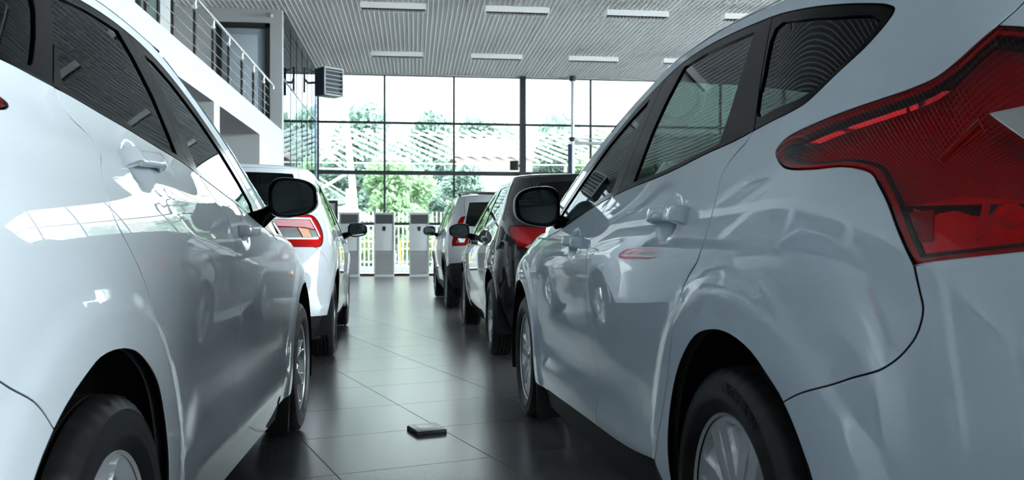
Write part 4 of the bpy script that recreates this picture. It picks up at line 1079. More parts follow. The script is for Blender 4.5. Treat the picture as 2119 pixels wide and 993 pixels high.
A_ = dict(name='hatchback_car', label='white hatchback in the right foreground with a large angular red tail lamp',
    P0=(1.3155, 1.939), head=-8.3, vis=1, low=lo, up=up, mid=up, sp=0.032, hi=True, wb=2.648, paint='paint_white', H=1.48, trim='piano',
    zb=[(-0.03, 1.125), (0.06, 1.114), (0.18, 1.105), (0.34, 1.089), (0.55, 1.072), (0.75, 1.062), (0.98, 1.045), (1.23, 1.018), (1.61, 0.962), (2.0, 0.915)],
    zt=[(0.12, 1.404), (0.25, 1.417), (0.37, 1.427), (0.53, 1.436), (0.65, 1.437), (0.79, 1.430), (0.95, 1.402), (1.15, 1.345), (1.28, 1.30), (1.5, 1.205), (1.75, 1.078), (2.0, 0.925)],
    qt=[(-0.03, 1.125), (-0.11, 1.135), (-0.19, 1.143), (-0.25, 1.158), (-0.31, 1.21), (-0.34, 1.248), (-0.353, 1.292), (-0.35, 1.317), (-0.33, 1.33), (-0.28, 1.343), (-0.18, 1.362), (-0.04, 1.383), (0.12, 1.404)],
    bpillar=(0.93, 0.90), tip=(2.02, 0.915),
    glass_q=[(0.069, 1.363), (-0.07, 1.352), (-0.203, 1.330), (-0.335, 1.297), (-0.305, 1.222), (-0.249, 1.178), (-0.090, 1.162), (-0.02, 1.158), (0.03, 1.26)],
    glass_r=[(0.20, 1.388), (0.36, 1.400), (0.53, 1.411), (0.72, 1.410), (0.76, 1.32), (0.785, 1.228), (0.79, 1.078), (0.55, 1.087), (0.34, 1.104), (0.15, 1.122), (0.155, 1.20), (0.175, 1.30)],
    glass_f=[(0.99, 1.36), (1.15, 1.318), (1.35, 1.247), (1.6, 1.13), (1.80, 1.02), (1.86, 0.965), (1.61, 0.984), (1.23, 1.040), (1.03, 1.062), (1.02, 1.2)],
    rdseam=[(0.42, 0.325), (0.335, 0.47), (0.27, 0.597), (0.24, 0.668), (0.22, 0.729), (0.19, 0.781), (0.15, 0.816), (0.09, 0.856), (0.065, 0.893), (0.05, 0.929), (0.045, 0.966), (0.05, 0.998), (0.06, 1.035), (0.05, 1.061), (0.015, 1.088), (-0.015, 1.105), (-0.03, 1.125)],
    fdseam=[(1.09, 0.284), (1.06, 0.33), (1.04, 0.40), (1.06, 0.45), (1.12, 0.521), (1.15, 0.637), (1.15, 0.72), (1.14, 0.812), (1.12, 0.927), (1.07, 0.983), (0.99, 1.045)],
    fenseam=[(2.02, 0.262), (2.08, 0.36), (2.13, 0.50), (2.14, 0.622), (2.12, 0.72), (2.06, 0.79), (1.98, 0.86), (1.95, 0.922)],
    doorbot=[(0.24, 0.337), (0.40, 0.329), (0.71, 0.300), (1.07, 0.284), (1.37, 0.274), (2.14, 0.246)], sillz=0.165, sillmat='plastic',
    hood=[(1.9, 0.935), (2.1, 0.935), (2.4, 0.905), (2.7, 0.855), (3.0, 0.79), (3.3, 0.735), (3.75, 0.70)], headz=0.66, cowl=2.45,
    arch=[(0.31, 0.24), (0.305, 0.38), (0.285, 0.47), (0.25, 0.545), (0.19, 0.618), (0.09, 0.688), (-0.01, 0.712), (-0.10, 0.711), (-0.19, 0.688), (-0.26, 0.648), (-0.31, 0.615), (-0.36, 0.568), (-0.40, 0.51), (-0.43, 0.43), (-0.44, 0.35), (-0.43, 0.24)],
    bseam=[(-0.31, 0.615), (-0.37, 0.636), (-0.45, 0.660), (-0.51, 0.681), (-0.56, 0.698), (-0.585, 0.715), (-0.603, 0.735), (-0.615, 0.757), (-0.62, 0.793), (-0.612, 0.821), (-0.60, 0.858)],
    lamp_out=[(-0.60, 0.858), (-0.57, 0.906), (-0.54, 0.952), (-0.51, 0.986), (-0.49, 1.005), (-0.46, 1.015), (-0.42, 1.021), (-0.35, 1.021), (-0.25, 1.030), (-0.20, 1.050), (-0.178, 1.068), (-0.20, 1.086), (-0.29, 1.105), (-0.39, 1.126), (-0.44, 1.138), (-0.48, 1.151), (-0.505, 1.166), (-0.52, 1.193), (-0.53, 1.225), (-0.54, 1.255)],
    hseam=[(-0.54, 1.255), (-0.552, 1.30), (-0.545, 1.36), (-0.53, 1.42)],
    lamp_in=[(-0.82, 0.892), (-0.84, 0.96), (-0.83, 1.03), (-0.79, 1.10), (-0.73, 1.17), (-0.66, 1.225), (-0.57, 1.250), (-0.54, 1.255)],
    tg_bottom=[(-0.93, 0.62), (-0.89, 0.68), (-0.86, 0.78), (-0.82, 0.892), (-0.72, 0.881), (-0.66, 0.870), (-0.60, 0.858)],
    tgz=0.60, aline=[(0.92, 1.456), (1.0, 1.435), (1.15, 1.392), (1.32, 1.335), (1.5, 1.262), (1.74, 1.155), (1.98, 1.025), (2.08, 0.965), (2.04, 0.928)],
    rail=[(-1.2, 1.405), (-0.6, 1.41), (-0.35, 1.405), (-0.18, 1.413), (0.12, 1.438), (0.53, 1.466), (0.79, 1.462), (0.92, 1.456)], roof=[(-0.5, 1.43), (0.0, 1.472), (0.6, 1.495), (1.13, 1.462)],
    wsz=1.0, rear_glass=(1.02, 1.37, (-0.87, 1.04), (-0.77, 1.20), (-0.66, 1.36)), bumpz=0.27, bumpzc=0.24,
    lamp_parts=[('reflector', [(-0.565, 0.962), (-0.634, 0.975), (-0.70, 0.968), (-0.80, 0.97), (-0.81, 0.905), (-0.72, 0.893), (-0.61, 0.876)], -0.030, 'lamp_red'),
                ('light_bar', [(-0.660, 0.962), (-0.668, 0.962), (-0.676, 0.912), (-0.668, 0.905)], -0.018, 'lamp_white'),
                ('dark_cell', [(-0.553, 0.945), (-0.600, 0.952), (-0.612, 0.905), (-0.582, 0.90)], -0.022, 'lamp_dark'),
                ('reversing_lamp', [(-0.611, 1.092), (-0.646, 1.101), (-0.74, 1.12), (-0.77, 1.06), (-0.70, 1.035), (-0.669, 1.049), (-0.641, 1.070)], 0.003, 'lamp_silver')],
    lamp_bulbs=[(-0.703, 0.925, 0.026)], gm=('privacy', 'glass', 'privacy'),
    handles=[(0.33, 0.955, 0.26, 0.038), (1.37, 0.893, 0.26, 0.038)], hstyle='bar', refine=[(0.33, 0.955, 0.11, 0.012), (1.37, 0.893, 0.11, 0.014)],
    R=0.316, Rr=0.214, tw=0.205, rim='cover', rim_y=0.865, tyre_text='MICHELIN', mudflap=True,
    mirror=((1.76, 0.965, 1.045), 0.195, 0.160, (1.84, 0.84, 0.965)), mround=2.9)

# --- near left: white hatchback, right flank
FB = [(0.15, 0.81), (0.30, 0.842), (0.45, 0.847), (0.60, 0.85), (0.75, 0.85), (0.85, 0.843), (0.93, 0.827), (1.0, 0.805), (1.2, 0.74), (1.38, 0.672), (1.45, 0.645)]
TAPB = [(-1, 0.06), (-0.3, 0.015), (0.5, 0.0), (1.8, 0.0), (2.6, 0.002), (3.6, 0.035)]
lo, up = bodies(FB, [(0.15, -0.86), (0.3, -0.94), (0.5, -0.97), (0.65, -0.96), (0.85, -0.90), (1.0, -0.82), (1.2, -0.65), (1.4, -0.45), (1.5, -0.36)],
    [(0.15, 3.22), (0.4, 3.34), (0.6, 3.34), (0.75, 3.26), (0.85, 3.05), (0.95, 2.7)],
    [(0.15, 0.55), (0.8, 0.55), (1.4, 0.5)], [(0.15, 0.8), (1.0, 0.8)], 2.6, 2.4, TAPB, [(-1, 0.07), (0.3, 0.05), (2.0, 0.0)],
    mk_bumps(2.57, 0.44, 0.010, [(0.24, 1.053, 0.085, 0.052, 0.022), (1.22, 0.925, 0.085, 0.055, 0.012)], 0.012, 0.45, lambda x: 1.045-0.075*(x-0.1)),
    [(0.95, 2.38), (1.2, 1.76), (1.42, 1.05)], [(0.95, 1.92), (1.0, 1.86), (1.1, 1.66), (1.2, 1.47), (1.3, 1.25), (1.38, 1.02), (1.43, 0.86)])
B_ = dict(name='hatchback_car', label='pearl white car in the left foreground with dark side windows and folded-out door mirror',
    P0=(-1.553, 1.475), head=-6.35, vis=-1, low=lo, up=up, mid=up, sp=0.032, hi=True, wb=2.57, paint='paint_pearl', H=1.46, trim='piano',
    zb=[(-0.08, 1.160), (0.0, 1.155), (0.10, 1.146), (0.23, 1.136), (0.38, 1.123), (0.55, 1.109), (0.65, 1.101), (0.81, 1.078), (1.01, 1.050), (1.31, 1.005), (1.49, 0.972), (1.86, 0.905)],
    zt=[(0.10, 1.385), (0.26, 1.401), (0.37, 1.409), (0.51, 1.412), (0.63, 1.409), (0.75, 1.398), (0.90, 1.368), (1.10, 1.300), (1.30, 1.210), (1.48, 1.115), (1.65, 1.015), (1.80, 0.915)],
    qt=[(-0.08, 1.160), (-0.19, 1.167), (-0.30, 1.175), (-0.42, 1.195), (-0.50, 1.235), (-0.50, 1.27), (-0.42, 1.305), (-0.30, 1.333), (-0.16, 1.352), (0.0, 1.372), (0.10, 1.385)],
    bpillar=(0.73, 0.58), tip=(1.84, 0.905),
    glass_q=[(-0.02, 1.345), (-0.20, 1.325), (-0.36, 1.290), (-0.44, 1.245), (-0.40, 1.215), (-0.30, 1.195), (-0.15, 1.183), (-0.125, 1.20)],
    glass_r=[(0.06, 1.360), (0.26, 1.382), (0.37, 1.388), (0.49, 1.391), (0.54, 1.34), (0.59, 1.256), (0.62, 1.161), (0.63, 1.118), (0.55, 1.124), (0.38, 1.139), (0.23, 1.151), (0.10, 1.160), (-0.03, 1.170), (0.0, 1.26)],
    glass_f=[(0.665, 1.375), (0.75, 1.370), (0.88, 1.340), (1.08, 1.270), (1.26, 1.187), (1.42, 1.10), (1.52, 1.03), (1.50, 0.992), (1.31, 1.022), (1.01, 1.067), (0.81, 1.095), (0.79, 1.16), (0.75, 1.25)],
    rdseam=[(0.44, 0.305), (0.42, 0.36), (0.35, 0.528), (0.29, 0.629), (0.23, 0.715), (0.15, 0.812), (0.07, 0.885), (0.015, 0.936), (0.0, 0.983), (0.01, 1.033), (0.03, 1.068), (0.0, 1.091), (-0.05, 1.112), (-0.075, 1.138), (-0.08, 1.160)],
    fdseam=[(1.02, 0.300), (1.04, 0.36), (1.03, 0.465), (1.05, 0.572), (1.07, 0.690), (1.07, 0.811), (1.04, 0.890), (1.0, 0.95), (0.91, 1.010), (0.80, 1.078)],
    fenseam=[(1.92, 0.300), (1.88, 0.40), (1.865, 0.525), (1.87, 0.692), (1.86, 0.808), (1.80, 0.87), (1.79, 0.918)],
    doorbot=[(0.30, 0.30), (0.44, 0.295), (1.02, 0.288), (1.9, 0.280), (2.1, 0.28)], sillz=0.175, sillmat='paint_pearl',
    hood=[(1.75, 0.925), (1.95, 0.925), (2.3, 0.885), (2.6, 0.835), (2.9, 0.77), (3.2, 0.725), (3.6, 0.69)], headz=0.65, cowl=2.32,
    arch=[(0.30, 0.24), (0.295, 0.38), (0.27, 0.49), (0.24, 0.555), (0.20, 0.609), (0.13, 0.657), (0.06, 0.688), (-0.03, 0.702), (-0.11, 0.698), (-0.17, 0.677), (-0.23, 0.648), (-0.28, 0.614), (-0.33, 0.565), (-0.38, 0.49), (-0.405, 0.40), (-0.41, 0.30), (-0.40, 0.24)],
    bseam=[(-0.28, 0.614), (-0.32, 0.650), (-0.37, 0.683), (-0.42, 0.707), (-0.50, 0.735), (-0.60, 0.76), (-0.66, 0.80)],
    lamp_out=[(-0.66, 0.80), (-0.60, 0.88), (-0.50, 1.00), (-0.40, 1.075), (-0.315, 1.088), (-0.292, 1.098), (-0.315, 1.108), (-0.42, 1.110), (-0.52, 1.112), (-0.62, 1.112)],
    hseam=[(-0.62, 1.112), (-0.66, 1.20), (-0.64, 1.30), (-0.60, 1.37)],
    lamp_in=[(-0.86, 0.82), (-0.88, 0.90), (-0.86, 1.0), (-0.82, 1.07), (-0.72, 1.105), (-0.62, 1.112)],
    tg_bottom=[(-0.96, 0.66), (-0.92, 0.74), (-0.86, 0.82), (-0.76, 0.81), (-0.66, 0.80)], tgz=0.64,
    aline=[(0.80, 1.432), (0.88, 1.418), (1.02, 1.378), (1.2, 1.312), (1.40, 1.225), (1.58, 1.125), (1.75, 1.02), (1.88, 0.95), (1.86, 0.918)],
    rail=[(-1.3, 1.37), (-0.6, 1.375), (-0.3, 1.385), (-0.1, 1.400), (0.1, 1.417), (0.4, 1.438), (0.6, 1.440), (0.8, 1.432)], roof=[(-0.6, 1.39), (0.0, 1.445), (0.5, 1.468), (1.05, 1.44)],
    wsz=0.98, rear_glass=(1.14, 1.33, (-0.95, 1.15), (-0.84, 1.24), (-0.78, 1.32)), bumpz=0.27, bumpzc=0.24,
    lamp_base='lamp_red', gasket='n', gm=('privacy', 'privacy', 'glass'), marker=(2.16, 0.764),
    handles=[(0.27, 1.058, 0.25, 0.034), (1.25, 0.930, 0.25, 0.034)], hstyle='bar', refine=[(0.24, 1.053, 0.11, 0.012), (1.22, 0.925, 0.11, 0.014)],
    R=0.308, Rr=0.200, tw=0.190, rim='yspoke', rim_y=0.83, mudflap=True,
    mirror=((1.50, 0.945, 1.056), 0.178, 0.137, (1.62, 0.79, 0.965)), mround=2.9, mtilt=0.0)

# --- second in the left row
FC = [(0.15, 0.80), (0.30, 0.835), (0.45, 0.85), (0.60, 0.86), (0.75, 0.865), (0.85, 0.86), (0.93, 0.845), (1.0, 0.82), (1.2, 0.745), (1.38, 0.67), (1.48, 0.63)]
lo, up = bodies(FC, [(0.15, -0.58), (0.3, -0.66), (0.5, -0.69), (0.65, -0.69), (0.85, -0.66), (1.0, -0.62), (1.2, -0.54), (1.45, -0.40), (1.55, -0.35)],
    [(0.15, 3.2), (0.4, 3.4), (0.6, 3.42), (0.75, 3.34), (0.85, 3.1), (0.95, 2.75)], [(0.15, 0.42), (0.8, 0.42), (1.4, 0.42)], [(0.15, 0.8), (1.0, 0.8)], 3.0, 2.4,
    TAP, [(-1, 0.04), (0.3, 0.03), (2.0, 0.0)], mk_bumps(2.62, 0.45, 0.012, [(0.38, 0.93, 0.08, 0.05, 0.02), (1.36, 0.91, 0.08, 0.05, 0.02)]),
    [(0.95, 2.38), (1.2, 1.78), (1.46, 1.05)], [(0.95, 1.98), (1.1, 1.72), (1.2, 1.52), (1.3, 1.32), (1.4, 1.06), (1.46, 0.88)])
def badge_C(root, B, U): pass
C_ = dict(name='hatchback_car', label='white hatchback second in the left row with a square red and white tail lamp',
    P0=(-2.244, 6.764), head=-8.5, vis=-1, low=lo, up=up, mid=up, sp=0.055, hi=False, wb=2.62, paint='paint_pearl', H=1.52, trim='piano',
    zb=[(0.05, 1.04), (0.5, 1.03), (1.0, 1.01), (1.5, 0.98), (1.85, 0.93)],
    zt=[(0.20, 1.40), (0.45, 1.425), (0.7, 1.425), (0.9, 1.40), (1.15, 1.32), (1.35, 1.22), (1.6, 1.08), (1.86, 0.935)],
    qt=[(0.05, 1.04), (-0.02, 1.07), (-0.05, 1.15), (0.03, 1.30), (0.11, 1.37), (0.20, 1.40)], bpillar=(0.93, 0.88), tip=(1.87, 0.93),
    glass_r=[(0.24, 1.375), (0.45, 1.398), (0.78, 1.395), (0.84, 1.06), (0.45, 1.055), (0.14, 1.065), (0.10, 1.15), (0.15, 1.28)],
    glass_f=[(0.96, 1.36), (1.15, 1.29), (1.35, 1.19), (1.58, 1.06), (1.66, 0.995), (1.3, 1.015), (1.0, 1.035)],
    rdseam=[(0.42, 0.30), (0.36, 0.46), (0.28, 0.62), (0.18, 0.74), (0.12, 0.86), (0.10, 0.96), (0.05, 1.04)],
    fdseam=[(1.02, 0.29), (1.04, 0.5), (1.05, 0.8), (1.02, 0.93), (0.95, 1.015)], fenseam=[(2.0, 0.28), (2.03, 0.5), (2.02, 0.72), (1.9, 0.86), (1.84, 0.935)],
    doorbot=[(0.3, 0.30), (1.0, 0.29), (2.1, 0.28)], sillz=0.18, sillmat='paint_pearl',
    hood=[(1.8, 0.95), (2.0, 0.95), (2.4, 0.92), (2.8, 0.86), (3.1, 0.79), (3.6, 0.74)], headz=0.68, cowl=2.32,
    arch=[(0.33, 0.24), (0.325, 0.38), (0.29, 0.49), (0.24, 0.565), (0.16, 0.64), (0.07, 0.685), (-0.03, 0.702), (-0.12, 0.69), (-0.20, 0.66), (-0.28, 0.61), (-0.34, 0.54), (-0.38, 0.46), (-0.40, 0.37), (-0.395, 0.24)],
    bseam=[(-0.34, 0.54), (-0.42, 0.60), (-0.50, 0.68), (-0.56, 0.78), (-0.66, 0.865)],
    lamp_out=[(-0.66, 0.865), (-0.60, 0.880), (-0.55, 0.94), (-0.525, 1.00), (-0.52, 1.07), (-0.54, 1.10), (-0.61, 1.115)],
    hseam=[(-0.61, 1.115), (-0.52, 1.22), (-0.45, 1.34), (-0.37, 1.45)],
    lamp_in=[(-0.82, 0.866), (-0.86, 0.90), (-0.86, 1.0), (-0.84, 1.09), (-0.79, 1.11), (-0.72, 1.112), (-0.61, 1.115)],
    tg_bottom=[(-0.93, 0.58), (-0.90, 0.66), (-0.86, 0.78), (-0.82, 0.866), (-0.74, 0.866), (-0.66, 0.865)], tgz=0.55,
    aline=[(0.88, 1.462), (0.98, 1.43), (1.2, 1.355), (1.4, 1.25), (1.62, 1.135), (1.8, 1.02), (1.92, 0.965), (1.89, 0.94)],
    rail=[(-1.2, 1.46), (-0.6, 1.46), (-0.3, 1.46), (0.1, 1.47), (0.5, 1.475), (0.88, 1.462)], roof=[(-0.5, 1.475), (0.2, 1.525), (0.6, 1.53), (1.05, 1.50)],
    wsz=0.98, rear_glass=(1.13, 1.425, (-0.61, 1.145), (-0.54, 1.28), (-0.46, 1.42)), bumpz=0.36, bumpzc=0.36,
    lamp_base='lamp_red', gasket='w', lamp_off=-0.012,
    lamp_parts=[('light_tube', [(-0.585, 1.085), (-0.845, 1.085), (-0.85, 1.075), (-0.85, 0.935), (-0.84, 0.925), (-0.62, 0.925), (-0.605, 0.94), (-0.615, 0.945), (-0.625, 0.937), (-0.83, 0.938), (-0.838, 0.945), (-0.838, 1.072), (-0.60, 1.072), (-0.60, 0.945), (-0.588, 0.94)], 0.003, 'lamp_white'),
                ('reversing_lamp', [(-0.735, 0.942), (-0.833, 0.942), (-0.833, 1.01), (-0.735, 1.01)], 0.0025, 'lamp_silver'),
                ('indicator', [(-0.665, 0.942), (-0.725, 0.942), (-0.725, 1.01), (-0.665, 1.0)], 0.0025, 'amber'), ('clear_segment', [(-0.61, 0.942), (-0.66, 0.942), (-0.66, 1.0), (-0.61, 0.99)], 0.0025, 'lamp_silver'),
                ('tail_segment', [(-0.61, 1.0), (-0.68, 1.015), (-0.833, 1.022), (-0.833, 1.066), (-0.61, 1.066)], 0.0025, 'lamp_pink')],
    gm=('privacy', 'glass', 'glass'), handles=[(0.40, 0.93, 0.2, 0.03), (1.38, 0.91, 0.2, 0.03)], hstyle='bar',
    R=0.305, Rr=0.190, tw=0.185, rim='multi', rim_y=0.83, mirror=((1.62, 0.975, 1.03), 0.19, 0.135, (1.74, 0.82, 0.965)))

# --- second in the right row: black
FD = [(0.15, 0.76), (0.30, 0.81), (0.45, 0.835), (0.60, 0.85), (0.75, 0.855), (0.85, 0.85), (0.93, 0.83), (1.0, 0.81), (1.2, 0.735), (1.38, 0.65), (1.45, 0.61)]
lo, up = bodies(FD, [(0.15, -0.62), (0.3, -0.70), (0.5, -0.75), (0.65, -0.75), (0.85, -0.73), (1.0, -0.69), (1.2, -0.52), (1.45, -0.25), (1.55, -0.2)],
    [(0.15, 3.2), (0.4, 3.4), (0.6, 3.42), (0.75, 3.34), (0.85, 3.1), (0.95, 2.75)], [(0.15, 0.45), (0.8, 0.45), (1.4, 0.42)], [(0.15, 0.8), (1.0, 0.8)], 2.8, 2.4,
    TAP, [(-1, 0.04), (0.3, 0.03), (2.0, 0.0)], mk_bumps(2.57, 0.45, 0.012, [(0.42, 0.93, 0.08, 0.05, 0.02), (1.36, 0.90, 0.08, 0.05, 0.02)]),
    [(0.95, 2.35), (1.2, 1.76), (1.42, 1.10)], [(0.95, 1.95), (1.1, 1.68), (1.2, 1.49), (1.3, 1.28), (1.38, 1.06), (1.43, 0.90)])
D_ = dict(name='hatchback_car', label='black car second in the right row with a rounded deep red tail lamp',
    P0=(.655, 7.05), head=-7.9, vis=1, low=lo, up=up, mid=up, sp=0.055, hi=False, wb=2.57, paint='paint_black', H=1.46, trim='piano',
    zb=[(0.0, 1.055), (0.3, 1.04), (0.7, 1.02), (1.2, 0.985), (1.85, 0.92)],
    zt=[(0.08, 1.375), (0.30, 1.395), (0.55, 1.400), (0.75, 1.390), (0.92, 1.36), (1.1, 1.30), (1.3, 1.205), (1.55, 1.07), (1.84, 0.925)],
    qt=[(0.0, 1.055), (-0.10, 1.08), (-0.17, 1.15), (-0.16, 1.25), (-0.08, 1.335), (0.08, 1.375)], bpillar=(0.85, 0.78), tip=(1.86, 0.92),
    glass_r=[(0.05, 1.345), (0.30, 1.37), (0.68, 1.37), (0.76, 1.04), (0.4, 1.06), (0.05, 1.085), (-0.06, 1.13), (-0.07, 1.24)],
    glass_f=[(0.86, 1.345), (1.08, 1.28), (1.3, 1.175), (1.52, 1.055), (1.62, 0.985), (1.3, 1.0), (0.92, 1.03)],
    rdseam=[(0.42, 0.30), (0.36, 0.46), (0.28, 0.62), (0.16, 0.74), (0.08, 0.86), (0.06, 0.97), (0.0, 1.055)],
    fdseam=[(1.02, 0.29), (1.04, 0.5), (1.05, 0.8), (1.0, 0.92), (0.88, 1.008)], fenseam=[(2.0, 0.28), (2.02, 0.5), (2.0, 0.72), (1.88, 0.85), (1.82, 0.925)],
    doorbot=[(0.3, 0.30), (1.0, 0.29), (2.1, 0.28)], sillz=0.18, sillmat='paint_black',
    hood=[(1.8, 0.94), (2.0, 0.94), (2.4, 0.90), (2.8, 0.84), (3.1, 0.77), (3.6, 0.72)], headz=0.66, cowl=2.30,
    arch=[(0.33, 0.24), (0.325, 0.38), (0.29, 0.49), (0.24, 0.565), (0.16, 0.635), (0.07, 0.68), (-0.03, 0.695), (-0.12, 0.685), (-0.20, 0.655), (-0.28, 0.605), (-0.34, 0.54), (-0.38, 0.46), (-0.40, 0.37), (-0.395, 0.24)],
    bseam=[(-0.34, 0.54), (-0.44, 0.60), (-0.55, 0.68), (-0.66, 0.76), (-0.80, 0.845)],
    lamp_out=[(-0.80, 0.845), (-0.74, 0.862), (-0.67, 0.908), (-0.60, 0.962), (-0.55, 1.005), (-0.545, 1.022), (-0.60, 1.030)],
    hseam=[(-0.60, 1.030), (-0.52, 1.12), (-0.42, 1.25), (-0.34, 1.38)],
    lamp_in=[(-0.86, 0.845), (-0.93, 0.90), (-0.96, 0.96), (-0.95, 1.01), (-0.85, 1.022), (-0.75, 1.025), (-0.60, 1.030)],
    tg_bottom=[(-0.98, 0.64), (-0.96, 0.70), (-0.93, 0.78), (-0.86, 0.845), (-0.80, 0.845)], tgz=0.62,
    aline=[(0.84, 1.428), (0.92, 1.412), (1.1, 1.35), (1.28, 1.268), (1.5, 1.155), (1.7, 1.045), (1.88, 0.965), (1.86, 0.93)],
    rail=[(-1.2, 1.41), (-0.5, 1.415), (-0.2, 1.42), (0.2, 1.435), (0.55, 1.44), (0.84, 1.428)], roof=[(-0.5, 1.425), (0.1, 1.468), (0.5, 1.48), (1.05, 1.45)],
    wsz=0.97, rear_glass=(1.10, 1.38, (-0.60, 1.115), (-0.51, 1.25), (-0.44, 1.37)), bumpz=0.28, bumpzc=0.26,
    lamp_base='lamp_red', gasket='n', lamp_off=-0.015, lamp_parts=[('reversing_lamp', [(-0.80, 0.853), (-0.90, 0.875), (-0.91, 0.905), (-0.82, 0.895), (-0.77, 0.868)], 0.003, 'lamp_silver')],
    gm=('privacy', 'glass', 'glass'), handles=[(0.42, 0.93, 0.2, 0.03), (1.36, 0.90, 0.2, 0.03)], hstyle='bar',
    R=0.308, Rr=0.205, tw=0.190, rim='yspoke', rim_y=0.83, mirror=((1.56, 0.965, 1.02), 0.20, 0.14, (1.68, 0.81, 0.955)))

# --- third in the right row: tall silver car with roof rails
FE = [(0.15, 0.76), (0.30, 0.81), (0.45, 0.85), (0.60, 0.87), (0.75, 0.88), (0.85, 0.88), (0.98, 0.87), (1.08, 0.85), (1.25, 0.80), (1.45, 0.72), (1.6, 0.66)]
lo, up = bodies(FE, [(0.15, -0.62), (0.3, -0.70), (0.5, -0.75), (0.65, -0.75), (0.85, -0.73), (1.0, -0.69), (1.2, -0.6), (1.55, -0.42), (1.65, -0.38)],
    [(0.15, 3.2), (0.4, 3.4), (0.6, 3.44), (0.75, 3.42), (0.9, 3.25), (1.02, 2.8)], [(0.15, 0.42), (0.8, 0.42), (1.4, 0.42)], [(0.15, 0.8), (1.0, 0.8)], 3.0, 2.6,
    TAP, [(-1, 0.04), (0.3, 0.03), (2.0, 0.0)], mk_bumps(2.62, 0.45, 0.012, [(0.40, 0.99, 0.08, 0.05, 0.02), (1.38, 0.98, 0.08, 0.05, 0.02)]),
    [(1.05, 2.30), (1.3, 1.78), (1.54, 1.08)], [(1.05, 1.95), (1.2, 1.68), (1.3, 1.5), (1.4, 1.27), (1.5, 1.0), (1.54, 0.88)])
E_ = dict(name='suv_car', label='silver crossover farthest along the right row with black roof rails and dark lower cladding',
    P0=(-.085, 12.13), head=-8.3, vis=1, low=lo, up=up, mid=up, sp=0.06, hi=False, wb=2.62, paint='paint_silver', H=1.60, trim='piano', rails=True, cladding=True,
    zb=[(-0.05, 1.12), (0.4, 1.10), (1.0, 1.07), (1.5, 1.04), (1.88, 0.99)],
    zt=[(-0.10, 1.45), (0.20, 1.475), (0.5, 1.485), (0.8, 1.475), (0.95, 1.45), (1.15, 1.38), (1.35, 1.28), (1.6, 1.14), (1.87, 0.995)],
    qt=[(-0.05, 1.12), (-0.25, 1.16), (-0.36, 1.23), (-0.36, 1.32), (-0.25, 1.42), (-0.10, 1.45)], bpillar=(0.93, 0.88), tip=(1.89, 0.99),
    glass_q=[(-0.12, 1.42), (-0.24, 1.39), (-0.32, 1.31), (-0.31, 1.24), (-0.22, 1.19), (-0.10, 1.17)],
    glass_r=[(0.0, 1.425), (0.2, 1.447), (0.5, 1.457), (0.80, 1.447), (0.86, 1.10), (0.4, 1.125), (0.03, 1.145)],
    glass_f=[(0.96, 1.42), (1.15, 1.35), (1.35, 1.25), (1.58, 1.12), (1.68, 1.055), (1.3, 1.075), (0.98, 1.095)],
    rdseam=[(0.42, 0.36), (0.36, 0.50), (0.28, 0.65), (0.16, 0.80), (0.08, 0.95), (0.03, 1.04), (-0.05, 1.12)],
    fdseam=[(1.02, 0.35), (1.04, 0.5), (1.05, 0.85), (1.02, 0.99), (0.95, 1.073)], fenseam=[(2.0, 0.34), (2.03, 0.5), (2.02, 0.75), (1.9, 0.92), (1.85, 0.995)],
    doorbot=[(0.3, 0.36), (1.0, 0.35), (2.1, 0.34)], sillz=0.22, sillmat='plastic',
    hood=[(1.8, 1.01), (2.0, 1.01), (2.4, 0.985), (2.8, 0.94), (3.1, 0.88), (3.6, 0.83)], headz=0.74, cowl=2.26,
    arch=[(0.34, 0.24), (0.335, 0.40), (0.30, 0.52), (0.24, 0.60), (0.16, 0.665), (0.07, 0.705), (-0.03, 0.72), (-0.12, 0.71), (-0.20, 0.68), (-0.29, 0.62), (-0.35, 0.55), (-0.39, 0.47), (-0.41, 0.37), (-0.40, 0.24)],
    bseam=[(-0.35, 0.55), (-0.45, 0.56), (-0.55, 0.60), (-0.60, 0.72), (-0.66, 0.86)],
    lamp_out=[(-0.66, 0.86), (-0.64, 0.90), (-0.64, 1.0), (-0.62, 1.12), (-0.60, 1.24), (-0.62, 1.26), (-0.66, 1.26)],
    hseam=[(-0.66, 1.26), (-0.57, 1.36), (-0.50, 1.44), (-0.45, 1.52)],
    lamp_in=[(-0.92, 0.87), (-0.88, 0.97), (-0.80, 1.03), (-0.72, 1.10), (-0.68, 1.20), (-0.66, 1.26)],
    tg_bottom=[(-0.93, 0.62), (-0.93, 0.70), (-0.93, 0.78), (-0.92, 0.87), (-0.80, 0.865), (-0.66, 0.86)], tgz=0.60,
    aline=[(0.88, 1.535), (0.98, 1.51), (1.2, 1.43), (1.4, 1.335), (1.62, 1.215), (1.8, 1.11), (1.93, 1.03), (1.91, 1.0)],
    rail=[(-1.2, 1.53), (-0.6, 1.53), (-0.3, 1.53), (0.2, 1.54), (0.5, 1.545), (0.88, 1.535)], roof=[(-0.5, 1.545), (0.2, 1.59), (0.6, 1.595), (1.08, 1.565)],
    wsz=1.06, low_clad=0.655, rear_glass=(1.10, 1.46, (-0.74, 1.13), (-0.66, 1.28), (-0.565, 1.45)), bumpz=0.30, bumpzc=0.30,
    lamp_base='lamp_red', gasket='n', lamp_off=-0.015, lamp_parts=[('reversing_lamp', [(-0.72, 0.905), (-0.82, 0.915), (-0.82, 0.96), (-0.74, 0.98)], 0.003, 'lamp_silver')],
    gm=('privacy', 'glass', 'glass'), handles=[(0.40, 0.99, 0.2, 0.03), (1.38, 0.98, 0.2, 0.03)], hstyle='bar', 
    R=0.335, Rr=0.215, tw=0.205, rim='yspoke', rim_y=0.83, mirror=((1.62, 0.99, 1.10), 0.19, 0.15, (1.74, 0.85, 1.03)))
